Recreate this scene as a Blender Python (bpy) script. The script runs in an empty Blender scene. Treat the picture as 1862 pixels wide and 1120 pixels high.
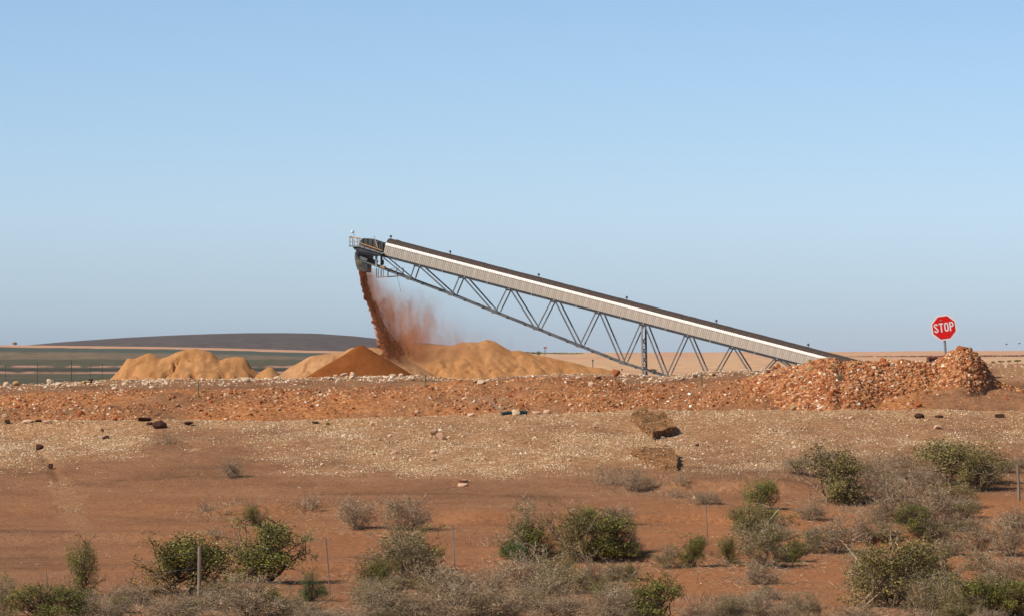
import bpy, bmesh, math, random
import numpy as np
from mathutils import Vector, Matrix, Euler

R = math.radians
scene = bpy.context.scene
COL = scene.collection
random.seed(7)
rng = np.random.default_rng(11)

# ------------------------------------------------------------------ camera, sky, sun, exposure
F = 7270.0            # focal length in photograph pixels
CX, CY = 931.0, 640.0 # column straight ahead, row of the eye level
cam_d = bpy.data.cameras.new('camera')
cam = bpy.data.objects.new('camera', cam_d)
COL.objects.link(cam)
cam.location = (0, 0, 0)
cam.rotation_euler = (R(90), 0, 0)
cam_d.sensor_fit = 'HORIZONTAL'
cam_d.sensor_width = 36.0
cam_d.lens = 36.0 * F / 1862.0
cam_d.shift_y = (CY - 560.0) / 1862.0
cam_d.clip_start = 0.5
cam_d.clip_end = 80000
scene.camera = cam

SUN_EL, SUN_AZ = 43.0, 238.0      # azimuth clockwise from +Y (straight ahead): from the left, a little behind the camera
world = bpy.data.worlds.new('World')
scene.world = world
world.use_nodes = True
wn, wl = world.node_tree.nodes, world.node_tree.links
wn.clear()
sky = wn.new('ShaderNodeTexSky')
sky.sky_type = 'NISHITA'
sky.sun_disc = False
sky.sun_elevation = R(SUN_EL)
sky.sun_rotation = R(SUN_AZ)
sky.altitude = 0
sky.air_density = 1.0
sky.dust_density = 0.3
sky.ozone_density = 3.0
bg = wn.new('ShaderNodeBackground')
bg.inputs['Strength'].default_value = 0.084
wo = wn.new('ShaderNodeOutputWorld')
geo = wn.new('ShaderNodeTexCoord')
sepz = wn.new('ShaderNodeSeparateXYZ'); wl.new(geo.outputs['Generated'], sepz.inputs[0])
tint = wn.new('ShaderNodeValToRGB')     # sky tint, bluer low down, dimmed overhead out of view to weaken fill light
for _i, (_p, _c) in enumerate([(0.0, (0.84, 1.11, 1.78)), (0.035, (1.06, 1.26, 1.78)), (0.085, (1.03, 1.20, 1.53)), (0.35, (0.80, 0.88, 0.96)), (1.0, (0.70, 0.72, 0.74))]):
    _e = tint.color_ramp.elements
    if _i >= 2: _e.new(_p)
    _e[_i].position = _p; _e[_i].color = (*_c, 1)
wl.new(sepz.outputs[2], tint.inputs[0])
mx = wn.new('ShaderNodeMix'); mx.data_type = 'RGBA'; mx.blend_type = 'MULTIPLY'; mx.inputs[0].default_value = 1.0
wl.new(sky.outputs[0], mx.inputs[6]); wl.new(tint.outputs[0], mx.inputs[7])
wl.new(mx.outputs[2], bg.inputs['Color'])
wl.new(bg.outputs[0], wo.inputs['Surface'])

sd = bpy.data.lights.new('sun', 'SUN')
sd.energy = 4.9
sd.angle = R(0.53)
sd.color = (1.0, 0.92, 0.80)
sun = bpy.data.objects.new('sun', sd)
COL.objects.link(sun)
to_sun = Vector((math.sin(R(SUN_AZ)) * math.cos(R(SUN_EL)), math.cos(R(SUN_AZ)) * math.cos(R(SUN_EL)), math.sin(R(SUN_EL))))
sun.rotation_euler = to_sun.to_track_quat('Z', 'Y').to_euler()

scene.view_settings.view_transform = 'Standard'
scene.view_settings.look = 'None'
scene.view_settings.exposure = 0.0
scene.view_settings.gamma = 1.0
scene.view_settings.use_curve_mapping = False
scene.render.engine = 'CYCLES'
scene.cycles.max_bounces = 6
scene.cycles.volume_bounces = 3
scene.cycles.transparent_max_bounces = 8

# ------------------------------------------------------------------ helpers
def P(px, py, D):
    """place on the line of sight through a photograph pixel, D metres ahead"""
    return Vector(((px - CX) * D / F, D, (CY - py) * D / F))

_tab = np.random.default_rng(5).random((256, 256)).astype(np.float64)
def vnoise(x, y, seed=0):
    x = np.asarray(x, float) + seed * 37.13; y = np.asarray(y, float) + seed * 71.7
    xi = np.floor(x).astype(int); yi = np.floor(y).astype(int)
    fx = x - xi; fy = y - yi
    fx = fx * fx * (3 - 2 * fx); fy = fy * fy * (3 - 2 * fy)
    a = _tab[xi & 255, yi & 255]; b = _tab[(xi + 1) & 255, yi & 255]
    c = _tab[xi & 255, (yi + 1) & 255]; d = _tab[(xi + 1) & 255, (yi + 1) & 255]
    return (a * (1 - fx) + b * fx) * (1 - fy) + (c * (1 - fx) + d * fx) * fy
def fbm(x, y, octv=4, seed=0):
    s = 0; a = 0.5; t = 0
    for k in range(octv):
        s = s + a * vnoise(x * 2 ** k, y * 2 ** k, seed + k * 3); t += a; a *= 0.5
    return s / t - 0.5
def sstep(a, b, x):
    t = np.clip((x - a) / (b - a), 0, 1)
    return t * t * (3 - 2 * t)
def tab(u, pairs):
    return np.interp(u, [p[0] for p in pairs], [p[1] for p in pairs])

def np_mesh(name, verts, faces, smooth=False):
    verts = np.asarray(verts, np.float32).reshape(-1, 3)
    faces = np.asarray(faces, np.int32)
    k = faces.shape[1]
    me = bpy.data.meshes.new(name)
    me.vertices.add(len(verts)); me.vertices.foreach_set('co', verts.ravel())
    me.loops.add(faces.size); me.loops.foreach_set('vertex_index', faces.ravel())
    me.polygons.add(len(faces)); me.polygons.foreach_set('loop_start', np.arange(0, faces.size, k, dtype=np.int32))
    me.update(calc_edges=True)
    if smooth:
        me.polygons.foreach_set('use_smooth', np.ones(len(faces), bool))
    return me

def link(name, me, mat=None, parent=None, label=None, cat=None, group=None, kind=None):
    o = bpy.data.objects.new(name, me)
    COL.objects.link(o)
    if mat is not None and me is not None and not me.materials:
        me.materials.append(mat)
    if parent is not None:
        o.parent = parent
    if label: o['label'] = label
    if cat: o['category'] = cat
    if group: o['group'] = group
    if kind: o['kind'] = kind
    return o

def empty(name, loc, label=None, cat=None, group=None, rz=0.0):
    o = bpy.data.objects.new(name, None)
    COL.objects.link(o)
    o.location = loc
    o.rotation_euler = (0, 0, rz)
    o.empty_display_size = 0.3
    if label: o['label'] = label
    if cat: o['category'] = cat
    if group: o['group'] = group
    return o

def grid_faces(nr, nc):
    i = np.arange(nr - 1)[:, None] * nc + np.arange(nc - 1)[None, :]
    return np.stack([i, i + 1, i + nc + 1, i + nc], -1).reshape(-1, 4)

# triangulated / quad geometry collector
class MB:
    def __init__(s): s.v = []; s.f = []
    def quadbox(s, c):          # 8 corners: bottom ring 0-3, top ring 4-7
        n = len(s.v); s.v += [tuple(p) for p in c]
        s.f += [tuple(n + i for i in q) for q in ((3, 2, 1, 0), (4, 5, 6, 7), (0, 1, 5, 4), (1, 2, 6, 5), (2, 3, 7, 6), (3, 0, 4, 7))]
    def box(s, x0, x1, y0, y1, z0, z1):
        s.quadbox([(x0, y0, z0), (x1, y0, z0), (x1, y1, z0), (x0, y1, z0), (x0, y0, z1), (x1, y0, z1), (x1, y1, z1), (x0, y1, z1)])
    def beam(s, p0, p1, w, h=None, side=Vector((0, 1, 0))):
        h = h or w
        p0 = Vector(p0); p1 = Vector(p1); a = (p1 - p0).normalized()
        if abs(a.dot(side)) > 0.95: side = Vector((1, 0, 0))
        b = a.cross(side).normalized(); c = a.cross(b).normalized()
        r = []
        for p in (p0, p1):
            r += [p + b * h / 2 + c * w / 2, p - b * h / 2 + c * w / 2, p - b * h / 2 - c * w / 2, p + b * h / 2 - c * w / 2]
        s.quadbox(r)
    def tube(s, pts, r, n=8, caps=True):
        pts = [Vector(p) for p in pts]
        base = len(s.v)
        rs = r if isinstance(r, (list, tuple)) else [r] * len(pts)
        for i, p in enumerate(pts):
            a = (pts[min(i + 1, len(pts) - 1)] - pts[max(i - 1, 0)]).normalized()
            u = a.cross(Vector((0, 1, 0)) if abs(a.y) < 0.9 else Vector((1, 0, 0))).normalized(); w = a.cross(u)
            for k in range(n):
                t = 2 * math.pi * k / n
                s.v.append(tuple(p + (u * math.cos(t) + w * math.sin(t)) * rs[i]))
        for i in range(len(pts) - 1):
            for k in range(n):
                s.f.append((base + i * n + k, base + i * n + (k + 1) % n, base + (i + 1) * n + (k + 1) % n, base + (i + 1) * n + k))
        if caps:
            s.f.append(tuple(base + k for k in reversed(range(n))))
            s.f.append(tuple(base + (len(pts) - 1) * n + k for k in range(n)))
    def prism(s, poly, y0, y1):   # polygon in x,z extruded in y
        n = len(s.v); k = len(poly)
        s.v += [(p[0], y0, p[1]) for p in poly] + [(p[0], y1, p[1]) for p in poly]
        s.f.append(tuple(range(n, n + k))); s.f.append(tuple(reversed(range(n + k, n + 2 * k))))
        for i in range(k):
            j = (i + 1) % k
            s.f.append((n + i, n + k + i, n + k + j, n + j))
    def mesh(s, name, bevel=0.0):
        me = bpy.data.meshes.new(name); me.from_pydata(s.v, [], s.f); me.update()
        bm = bmesh.new(); bm.from_mesh(me)
        bmesh.ops.recalc_face_normals(bm, faces=bm.faces)
        if bevel:
            bmesh.ops.bevel(bm, geom=bm.edges[:], offset=bevel, segments=1, affect='EDGES')
        bm.to_mesh(me); bm.free()
        return me
    def build(s, name, mat, parent=None, bevel=0.0, **k):
        return link(name, s.mesh(name, bevel), mat, parent, **k)

# ------------------------------------------------------------------ materials
def mat_new(name):
    m = bpy.data.materials.new(name); m.use_nodes = True
    n = m.node_tree.nodes; l = m.node_tree.links
    b = n['Principled BSDF']
    b.inputs['Specular IOR Level'].default_value = 0.2
    return m, n, l, b
def ramp(n, stops, mode='LINEAR'):
    r = n.new('ShaderNodeValToRGB'); r.color_ramp.interpolation = mode
    e = r.color_ramp.elements
    while len(e) < len(stops): e.new(0.5)
    for i, (p, c) in enumerate(stops):
        e[i].position = p; e[i].color = (c[0], c[1], c[2], 1)
    return r
def noise(n, l, scale, detail=4, rough=0.6, coord=None, vec=None, mapscale=None):
    t = n.new('ShaderNodeTexNoise'); t.inputs['Scale'].default_value = scale
    t.inputs['Detail'].default_value = detail; t.inputs['Roughness'].default_value = rough
    if coord is None:
        coord = n.new('ShaderNodeTexCoord').outputs['Object']
    if mapscale:
        mp = n.new('ShaderNodeMapping'); mp.inputs['Scale'].default_value = mapscale
        l.new(coord, mp.inputs[0]); coord = mp.outputs[0]
    l.new(coord, t.inputs['Vector'])
    return t
def mixc(n, l, fac, a, b, blend='MIX'):
    m = n.new('ShaderNodeMix'); m.data_type = 'RGBA'; m.blend_type = blend
    for sock, val in ((m.inputs[0], fac), (m.inputs[6], a), (m.inputs[7], b)):
        if hasattr(val, 'links') or isinstance(val, bpy.types.NodeSocket): l.new(val, sock)
        elif isinstance(val, (int, float)): sock.default_value = val
        else: sock.default_value = (val[0], val[1], val[2], 1)
    return m.outputs[2]
def bump(n, l, b, height, strength, dist):
    bp = n.new('ShaderNodeBump'); bp.inputs['Strength'].default_value = strength
    bp.inputs['Distance'].default_value = dist
    l.new(height, bp.inputs['Height']); l.new(bp.outputs[0], b.inputs['Normal'])

def island_mat(name, stops, rough=0.9, grain=6.0, gamt=0.35):
    m, n, l, b = mat_new(name)
    g = n.new('ShaderNodeNewGeometry')
    r = ramp(n, stops); l.new(g.outputs['Random Per Island'], r.inputs[0])
    t = noise(n, l, grain, 3)
    rr = ramp(n, [(0.3, (1 - gamt,) * 3), (0.7, (1 + gamt * 0.4,) * 3)]); l.new(t.outputs[0], rr.inputs[0])
    l.new(mixc(n, l, 1.0, r.outputs[0], rr.outputs[0], 'MULTIPLY'), b.inputs['Base Color'])
    b.inputs['Roughness'].default_value = rough
    return m
def plain_mat(name, c, rough=0.7, metal=0.0, var=0.25, scale=4.0, c2=None, mapscale=None, spec=0.3, bumpamt=0):
    m, n, l, b = mat_new(name)
    t = noise(n, l, scale, 5, mapscale=mapscale)
    c2 = c2 or tuple(x * (1 - var) for x in c)
    r = ramp(n, [(0.35, c2), (0.65, c)]); l.new(t.outputs[0], r.inputs[0])
    l.new(r.outputs[0], b.inputs['Base Color'])
    b.inputs['Roughness'].default_value = rough; b.inputs['Metallic'].default_value = metal
    b.inputs['Specular IOR Level'].default_value = spec
    if bumpamt: bump(n, l, b, t.outputs[0], 0.6, bumpamt)
    return m

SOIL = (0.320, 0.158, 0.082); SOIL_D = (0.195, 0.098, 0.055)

# near ground: colour masks from a vertex attribute (r gravel, g rubble dirt, b red sand)
def ground_material():
    m, n, l, b = mat_new('ground_soil')
    at = n.new('ShaderNodeAttribute'); at.attribute_name = 'masks'
    sep = n.new('ShaderNodeSeparateColor'); l.new(at.outputs['Color'], sep.inputs[0])
    tc = n.new('ShaderNodeTexCoord').outputs['Object']
    n1 = noise(n, l, 0.8, 7, 0.62, coord=tc, mapscale=(0.30, 0.55, 1))
    n2 = noise(n, l, 6.0, 6, 0.7, coord=tc)
    n3 = noise(n, l, 20.0, 4, 0.8, coord=tc)
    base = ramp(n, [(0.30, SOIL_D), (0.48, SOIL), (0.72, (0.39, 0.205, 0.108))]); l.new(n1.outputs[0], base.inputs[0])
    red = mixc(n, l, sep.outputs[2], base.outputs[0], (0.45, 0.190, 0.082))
    grav = ramp(n, [(0.33, (0.35, 0.178, 0.083)), (0.55, (0.50, 0.285, 0.148)), (0.7, (0.61, 0.39, 0.228))]); l.new(n2.outputs[0], grav.inputs[0])
    c1 = mixc(n, l, sep.outputs[0], red, grav.outputs[0])
    rub = ramp(n, [(0.35, (0.33, 0.128, 0.048)), (0.6, (0.56, 0.245, 0.098))]); l.new(n2.outputs[0], rub.inputs[0])
    c2 = mixc(n, l, sep.outputs[1], c1, rub.outputs[0])
    fine = ramp(n, [(0.3, (0.72, 0.72, 0.72)), (0.7, (1.2, 1.19, 1.17))]); l.new(n2.outputs[0], fine.inputs[0])
    gr = ramp(n, [(0.33, (0.70, 0.69, 0.67)), (0.67, (1.24, 1.24, 1.22))]); l.new(n3.outputs[0], gr.inputs[0])
    c3 = mixc(n, l, 1.0, c2, fine.outputs[0], 'MULTIPLY')
    c4 = mixc(n, l, 1.0, c3, gr.outputs[0], 'MULTIPLY')
    l.new(c4, b.inputs['Base Color'])
    b.inputs['Roughness'].default_value = 1.0; b.inputs['Specular IOR Level'].default_value = 0.05
    ad = n.new('ShaderNodeMath'); ad.operation = 'MULTIPLY_ADD'; ad.inputs[1].default_value = 0.35
    l.new(n3.outputs[0], ad.inputs[0]); l.new(n2.outputs[0], ad.inputs[2])
    bump(n, l, b, ad.outputs[0], 0.7, 0.14)
    return m
M_GROUND = ground_material()

def plain_material():
    m, n, l, b = mat_new('plain_soil')
    at = n.new('ShaderNodeAttribute'); at.attribute_name = 'tone'
    tc = n.new('ShaderNodeTexCoord').outputs['Object']
    n2 = noise(n, l, 0.25, 6, 0.7, coord=tc, mapscale=(1, 0.35, 1))
    fine = ramp(n, [(0.32, (0.62, 0.62, 0.62)), (0.68, (1.30, 1.28, 1.24))]); l.new(n2.outputs[0], fine.inputs[0])
    l.new(mixc(n, l, 1.0, at.outputs['Color'], fine.outputs[0], 'MULTIPLY'), b.inputs['Base Color'])
    b.inputs['Roughness'].default_value = 1.0; b.inputs['Specular IOR Level'].default_value = 0.05
    return m
M_PLAIN = plain_material()

def sand_material(name, c1, c2, sc=0.9):
    m, n, l, b = mat_new(name)
    tc = n.new('ShaderNodeTexCoord').outputs['Object']
    n1 = noise(n, l, sc, 6, 0.7, coord=tc, mapscale=(1, 0.6, 0.5))
    r = ramp(n, [(0.34, c1), (0.62, c2)]); l.new(n1.outputs[0], r.inputs[0])
    n2 = noise(n, l, 9.0, 4, 0.7, coord=tc)
    fine = ramp(n, [(0.3, (0.88, 0.88, 0.88)), (0.7, (1.08, 1.08, 1.08))]); l.new(n2.outputs[0], fine.inputs[0])
    l.new(mixc(n, l, 1.0, r.outputs[0], fine.outputs[0], 'MULTIPLY'), b.inputs['Base Color'])
    b.inputs['Roughness'].default_value = 1.0; b.inputs['Specular IOR Level'].default_value = 0.05
    bump(n, l, b, n2.outputs[0], 0.9, 0.25)
    return m
M_SAND = sand_material('ochre_sand', (0.49, 0.222, 0.080), (0.66, 0.325, 0.130))
M_SAND_L = sand_material('pale_sand', (0.50, 0.245, 0.105), (0.66, 0.350, 0.165))
M_SAND_D = sand_material('damp_sand', (0.235, 0.070, 0.016), (0.32, 0.102, 0.025))
M_HILL = sand_material('hill_scrub', (0.070, 0.055, 0.048), (0.135, 0.104, 0.088), 0.06)

M_GRAVEL = island_mat('gravel_stone', [(0.0, (0.30, 0.165, 0.085)), (0.45, (0.50, 0.31, 0.165)), (0.72, (0.70, 0.49, 0.295)), (0.93, (0.86, 0.68, 0.45)), (1.0, (0.95, 0.85, 0.66))], grain=12)
M_RUBBLE = island_mat('rubble_stone', [(0.0, (0.20, 0.060, 0.022)), (0.35, (0.40, 0.140, 0.050)), (0.75, (0.54, 0.245, 0.105)), (0.92, (0.62, 0.34, 0.17)), (0.965, (0.74, 0.54, 0.36)), (1.0, (0.90, 0.80, 0.62))], grain=9)
M_CREAM = island_mat('cream_stone', [(0.0, (0.42, 0.22, 0.11)), (0.4, (0.60, 0.39, 0.23)), (0.75, (0.78, 0.60, 0.42)), (1.0, (0.88, 0.78, 0.62))], grain=9)
M_REDROCK = plain_mat('red_rock', (0.44, 0.14, 0.05), 0.95, var=0.45, scale=7, bumpamt=0.03, spec=0.1)
M_DARKROCK = plain_mat('dark_rock', (0.085, 0.036, 0.024), 0.9, var=0.5, scale=9, bumpamt=0.03, spec=0.15)
M_PINKROCK = plain_mat('pink_rock', (0.68, 0.42, 0.28), 0.95, var=0.3, scale=7, bumpamt=0.02, spec=0.1)
M_WHITEROCK = plain_mat('white_rock', (0.70, 0.51, 0.34), 0.95, var=0.3, scale=7, bumpamt=0.02, spec=0.1)
M_TANROCK = plain_mat('tan_rock', (0.50, 0.31, 0.15), 0.95, var=0.35, scale=8, bumpamt=0.03, spec=0.1)
M_CONGL = plain_mat('conglomerate', (0.30, 0.148, 0.062), 0.98, var=0.65, scale=6, bumpamt=0.05, spec=0.1)
M_STEEL = plain_mat('galvanised_steel', (0.30, 0.30, 0.29), 0.5, 0.3, var=0.35, scale=1.5)
M_STEEL_D = plain_mat('painted_dark_steel', (0.055, 0.058, 0.062), 0.6, 0.1, var=0.4, scale=1.2)
M_STEEL_G = plain_mat('grey_steel', (0.16, 0.165, 0.165), 0.55, 0.2, var=0.4, scale=1.5)
M_CLAD = plain_mat('weathered_cladding', (0.52, 0.45, 0.37), 0.6, 0.1, var=0.30, scale=3.0, mapscale=(2.5, 1, 0.25))
M_EAVE = plain_mat('zinc_eave_sheet', (0.82, 0.76, 0.68), 0.45, 0.1, var=0.12, scale=3)
M_ROOF = plain_mat('dusty_roof_sheet', (0.085, 0.058, 0.045), 0.85, 0.0, var=0.3, scale=1.5, mapscale=(2, 1, 1))
M_HOOD = plain_mat('hood_plate', (0.085, 0.080, 0.075), 0.7, 0.1, var=0.3, scale=2)
M_YELLOW = plain_mat('rail_orange', (0.62, 0.33, 0.12), 0.6, var=0.3, scale=3)
M_REDP = plain_mat('red_paint', (0.42, 0.030, 0.018), 0.5, var=0.3, scale=3)
M_WHITE = plain_mat('white_paint', (0.80, 0.79, 0.77), 0.5, var=0.05, scale=3)
M_SIGNRED = plain_mat('sign_red', (0.72, 0.010, 0.008), 0.45, var=0.08, scale=2)
M_WOOD = plain_mat('weathered_wood', (0.30, 0.215, 0.155), 0.9, var=0.45, scale=9, mapscale=(3, 3, 0.3))
M_STAKE = plain_mat('green_stake', (0.20, 0.19, 0.085), 0.8, var=0.3, scale=5)
M_TEAL = plain_mat('teal_pipe', (0.010, 0.055, 0.065), 0.5, var=0.3, scale=5)
M_GREYGREEN = plain_mat('container_rust', (0.22, 0.055, 0.038), 0.8, var=0.4, scale=2)
M_GRAIN = island_mat('falling_grain', [(0.0, (0.16, 0.045, 0.015)), (0.6, (0.33, 0.100, 0.032)), (1.0, (0.48, 0.18, 0.065))], grain=3)

M_LEAF = island_mat('green_leaf', [(0.0, (0.050, 0.050, 0.011)), (0.45, (0.145, 0.140, 0.026)), (0.85, (0.32, 0.285, 0.052)), (0.96, (0.36, 0.33, 0.08)), (1.0, (0.5, 0.44, 0.13))], 0.6, 2.0)
M_LEAF_O = island_mat('olive_leaf', [(0.0, (0.070, 0.058, 0.018)), (0.5, (0.19, 0.155, 0.038)), (0.9, (0.36, 0.285, 0.080)), (1.0, (0.34, 0.27, 0.12))], 0.65, 2.0)
M_LEAF_B = island_mat('bright_leaf', [(0.0, (0.030, 0.060, 0.014)), (0.5, (0.070, 0.125, 0.028)), (1.0, (0.18, 0.24, 0.055))], 0.6, 2.0)
M_LEAF_D = island_mat('dry_leaf', [(0.0, (0.13, 0.075, 0.040)), (0.5, (0.33, 0.220, 0.120)), (0.85, (0.46, 0.33, 0.200)), (1.0, (0.76, 0.60, 0.40))], 0.85, 2.0)
M_LEAF_X = island_mat('mixed_leaf', [(0.0, (0.075, 0.070, 0.018)), (0.62, (0.20, 0.180, 0.042)), (0.7, (0.30, 0.235, 0.100)), (1.0, (0.62, 0.49, 0.28))], 0.75, 2.0)
M_TWIG = island_mat('grey_twig', [(0.0, (0.12, 0.070, 0.042)), (0.45, (0.32, 0.215, 0.125)), (0.8, (0.60, 0.45, 0.29)), (1.0, (0.84, 0.70, 0.48))], 0.9, 3.0)
M_BARK = island_mat('brown_bark', [(0.0, (0.07, 0.042, 0.028)), (1.0, (0.22, 0.145, 0.095))], 0.9, 3.0)
for _m in (M_LEAF, M_LEAF_O, M_LEAF_B):
    _b = _m.node_tree.nodes['Principled BSDF']
    _b.inputs['Specular IOR Level'].default_value = 0.35

# ------------------------------------------------------------------ near ground shape
T_A = [(-600, 768), (0, 766), (230, 764), (400, 765), (600, 764), (700, 758), (800, 754), (1000, 750), (1150, 745), (1300, 747), (1500, 745), (1650, 744), (1862, 748), (2500, 752)]
T_F = [(-600, 722), (0, 720), (200, 713), (400, 711), (600, 709), (740, 704), (830, 694), (900, 690), (1000, 685), (1090, 690), (1150, 703), (1250, 700), (1330, 692), (1400, 690), (1640, 704), (1720, 697), (1800, 698), (1862, 706), (2500, 712)]
T_B = [(-600, 700), (0, 699), (100, 697), (200, 692), (400, 690), (600, 687), (700, 684), (760, 684), (830, 690), (870, 693), (900, 690), (960, 684), (1060, 681), (1110, 681), (1150, 681), (1200, 686), (1250, 681), (1300, 676), (1400, 672), (1560, 668), (1700, 668), (1800, 664), (1862, 662), (2500, 664)]
T_GL = [(-600, 860), (0, 855), (100, 842), (220, 832), (255, 818), (290, 792), (400, 796), (450, 820), (520, 848), (620, 868), (800, 880), (900, 888), (1000, 870), (1100, 850), (1180, 845), (1250, 862), (1400, 862), (1560, 845), (1700, 806), (1862, 812), (2500, 830)]

def pchip(x, xs, zs):
    xs = np.asarray(xs, float); h = np.diff(xs)
    K = len(xs)
    d = [(zs[k + 1] - zs[k]) / h[k] for k in range(K - 1)]
    m = [d[0]]
    for k in range(1, K - 1):
        pr = d[k - 1] * d[k]
        s = d[k - 1] + d[k]
        m.append(np.where(pr > 0, 2 * pr / np.where(np.abs(s) < 1e-9, 1, s), 0.0))
    m.append(d[-1])
    idx = np.clip(np.searchsorted(xs, x) - 1, 0, K - 2)
    zs = np.array([np.broadcast_to(z, x.shape) for z in zs]); m = np.array([np.broadcast_to(q, x.shape) for q in m])
    ii = np.arange(x.size).reshape(x.shape)
    def g(a, i): return a.reshape(K, -1)[i.ravel(), ii.ravel()].reshape(x.shape)
    hh = h[idx]; t = (x - xs[idx]) / hh
    t = np.clip(t, 0, 1)
    return ((2 * t ** 3 - 3 * t ** 2 + 1) * g(zs, idx) + (t ** 3 - 2 * t ** 2 + t) * hh * g(m, idx) +
            (-2 * t ** 3 + 3 * t ** 2) * g(zs, idx + 1) + (t ** 3 - t ** 2) * hh * g(m, idx + 1))

def near_h(x, Y, rough=True):
    x = np.asarray(x, float); Y = np.asarray(Y, float)
    x, Y = np.broadcast_arrays(x, Y)
    u = CX + F * x / Y
    k = 1.0 / F
    zA = -(tab(u, T_A) - 640) * 138 * k
    zF = -(tab(u, T_F) - 640) * 150 * k
    zB = -(tab(u, T_B) - 640) * 158 * k
    left = sstep(330, 60, u)       # a track runs along the crest on the left
    zs = [-5.15 + 0 * u, -5.0 + 0 * u, -4.90 + 0 * u, -4.68 + 0 * u, -4.22 + 0 * u,
          -3.28 + 0.14 * sstep(300, 900, u) - 0.06 * left,
          -2.95 * left + (1 - left) * (zA - 0.22), zA, zA - 0.30, zA - 0.32, 0.42 * (zA - 0.32) + 0.58 * zF + 0.16 * sstep(1580, 1680, u), zF, zB, zB - 0.15, -3.3 + 0 * u, -3.4 + 0 * u]
    Ds = [40, 75, 90, 105, 120, 130, 136.6, 138.2, 140.5, 143, 146.4, 150, 158, 160, 170, 190]
    z = pchip(Y, Ds, zs)
    z = z + 0.42 * fbm(x * 0.11, Y * 0.075, 3, 1) * sstep(128, 108, Y)
    z = z + 0.10 * fbm(x * 0.5, Y * 0.35, 3, 2) * sstep(131, 112, Y)
    if rough:
        bankm = sstep(120, 128, Y)
        rub = sstep(141.5, 144, Y) * sstep(152, 150, Y)
        z = z + (0.05 + 0.12 * bankm) * fbm(x * 0.9, Y * 0.9, 4, 3)
        z = z + 0.34 * bankm * sstep(137, 132, Y) * fbm(x * 0.28 + 4, Y * 0.20, 3, 33)
        # little wind and water cut ledges in the sand
        for (ua, ub, Yc, hh, dn) in ((1190, 1480, 120.5, 0.30, 34), (380, 760, 112.0, 0.26, 35), (820, 1360, 108.5, 0.24, 36), (1430, 1862, 97.5, 0.34, 37), (1620, 2100, 103.0, 0.26, 38), (900, 1300, 93.0, 0.22, 39), (-100, 420, 101.0, 0.18, 40), (430, 700, 90.0, 0.22, 42)):
            yc = Yc + 3.0 * fbm(x * 0.25, x * 0 + 1.5, 3, dn) + (u - ua) * 0.0
            z = z + hh * sstep(ua - 40, ua + 60, u) * sstep(ub + 40, ub - 60, u) * sstep(yc - 0.35, yc + 0.25, Y) * sstep(yc + 7, yc + 1, Y)
        # runnel down the left slope
        uc = 60 + (134 - Y) * 5.0 + 8 * fbm(Y * 0.8, Y * 0 + 3, 2, 43)
        z = z - 0.07 * np.exp(-((u - uc) / 8.0) ** 2) * sstep(122, 125, Y) * sstep(136, 133, Y)
        z = z + rub * (0.30 * fbm(x * 0.55, Y * 0.8, 4, 9) + 0.16 * fbm(x * 2.2, Y * 2.2, 3, 12))
        z = z + sstep(150, 155, Y) * 0.14 * fbm(x * 1.6, Y * 1.6, 3, 15)
        z = z + 0.035 * fbm(x * 3.1, Y * 3.1, 3, 5)
    return z

HEAPS = [
    dict(Y=149.0, s=0.34, s2=0.34, u=(1255, 1765), r=[(1250, 720), (1325, 697), (1370, 688), (1410, 677), (1440, 666), (1475, 659), (1500, 652), (1515, 651), (1530, 657), (1570, 657), (1600, 659), (1640, 655), (1680, 657), (1700, 660), (1725, 668), (1765, 705)], seed=21),
    dict(Y=149.3, s=0.58, u=(1640, 1990), r=[(1640, 735), (1668, 690), (1690, 665), (1712, 651), (1733, 638), (1746, 630), (1762, 634), (1778, 646), (1792, 662), (1801, 678), (1812, 692), (1835, 702), (1870, 710), (1990, 735)], seed=31),
]
def heap_h(hp, x, Y):
    u = CX + F * x / Y
    zr = -(tab(u, hp['r']) - 640) * hp['Y'] / F
    d = np.abs(Y - hp['Y'])
    dd = np.sqrt(d * d + 0.25) - 0.5
    z = zr - (hp['s'] + hp.get('s2', 0) * sstep(1540, 1690, u)) * dd
    z = z + 0.42 * fbm(x * 0.9, Y * 0.9, 4, hp['seed']) * sstep(-0.3, 1.2, d) + 0.16 * fbm(x * 3.3, Y * 3.3, 3, hp['seed'] + 4)
    return z
def full_h(x, Y):
    z = near_h(x, Y)
    x = np.asarray(x, float)
    u = CX + F * x / np.asarray(Y, float)
    for hp in HEAPS:
        z = np.where((u > hp['u'][0]) & (u < hp['u'][1]), np.maximum(z, heap_h(hp, x, Y)), z)
    return z

_Ds = np.arange(60, 172, 0.06)
def locate(px, py):
    """where the sight line through a photograph pixel meets the ground"""
    x = (px - CX) * _Ds / F
    h = full_h(x, _Ds)
    zr = -(py - CY) * _Ds / F
    hit = np.nonzero(zr <= h)[0]
    i = hit[0] if len(hit) else np.argmin(zr - h)
    return Vector((float(x[i]), float(_Ds[i]), float(h[i])))

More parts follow.
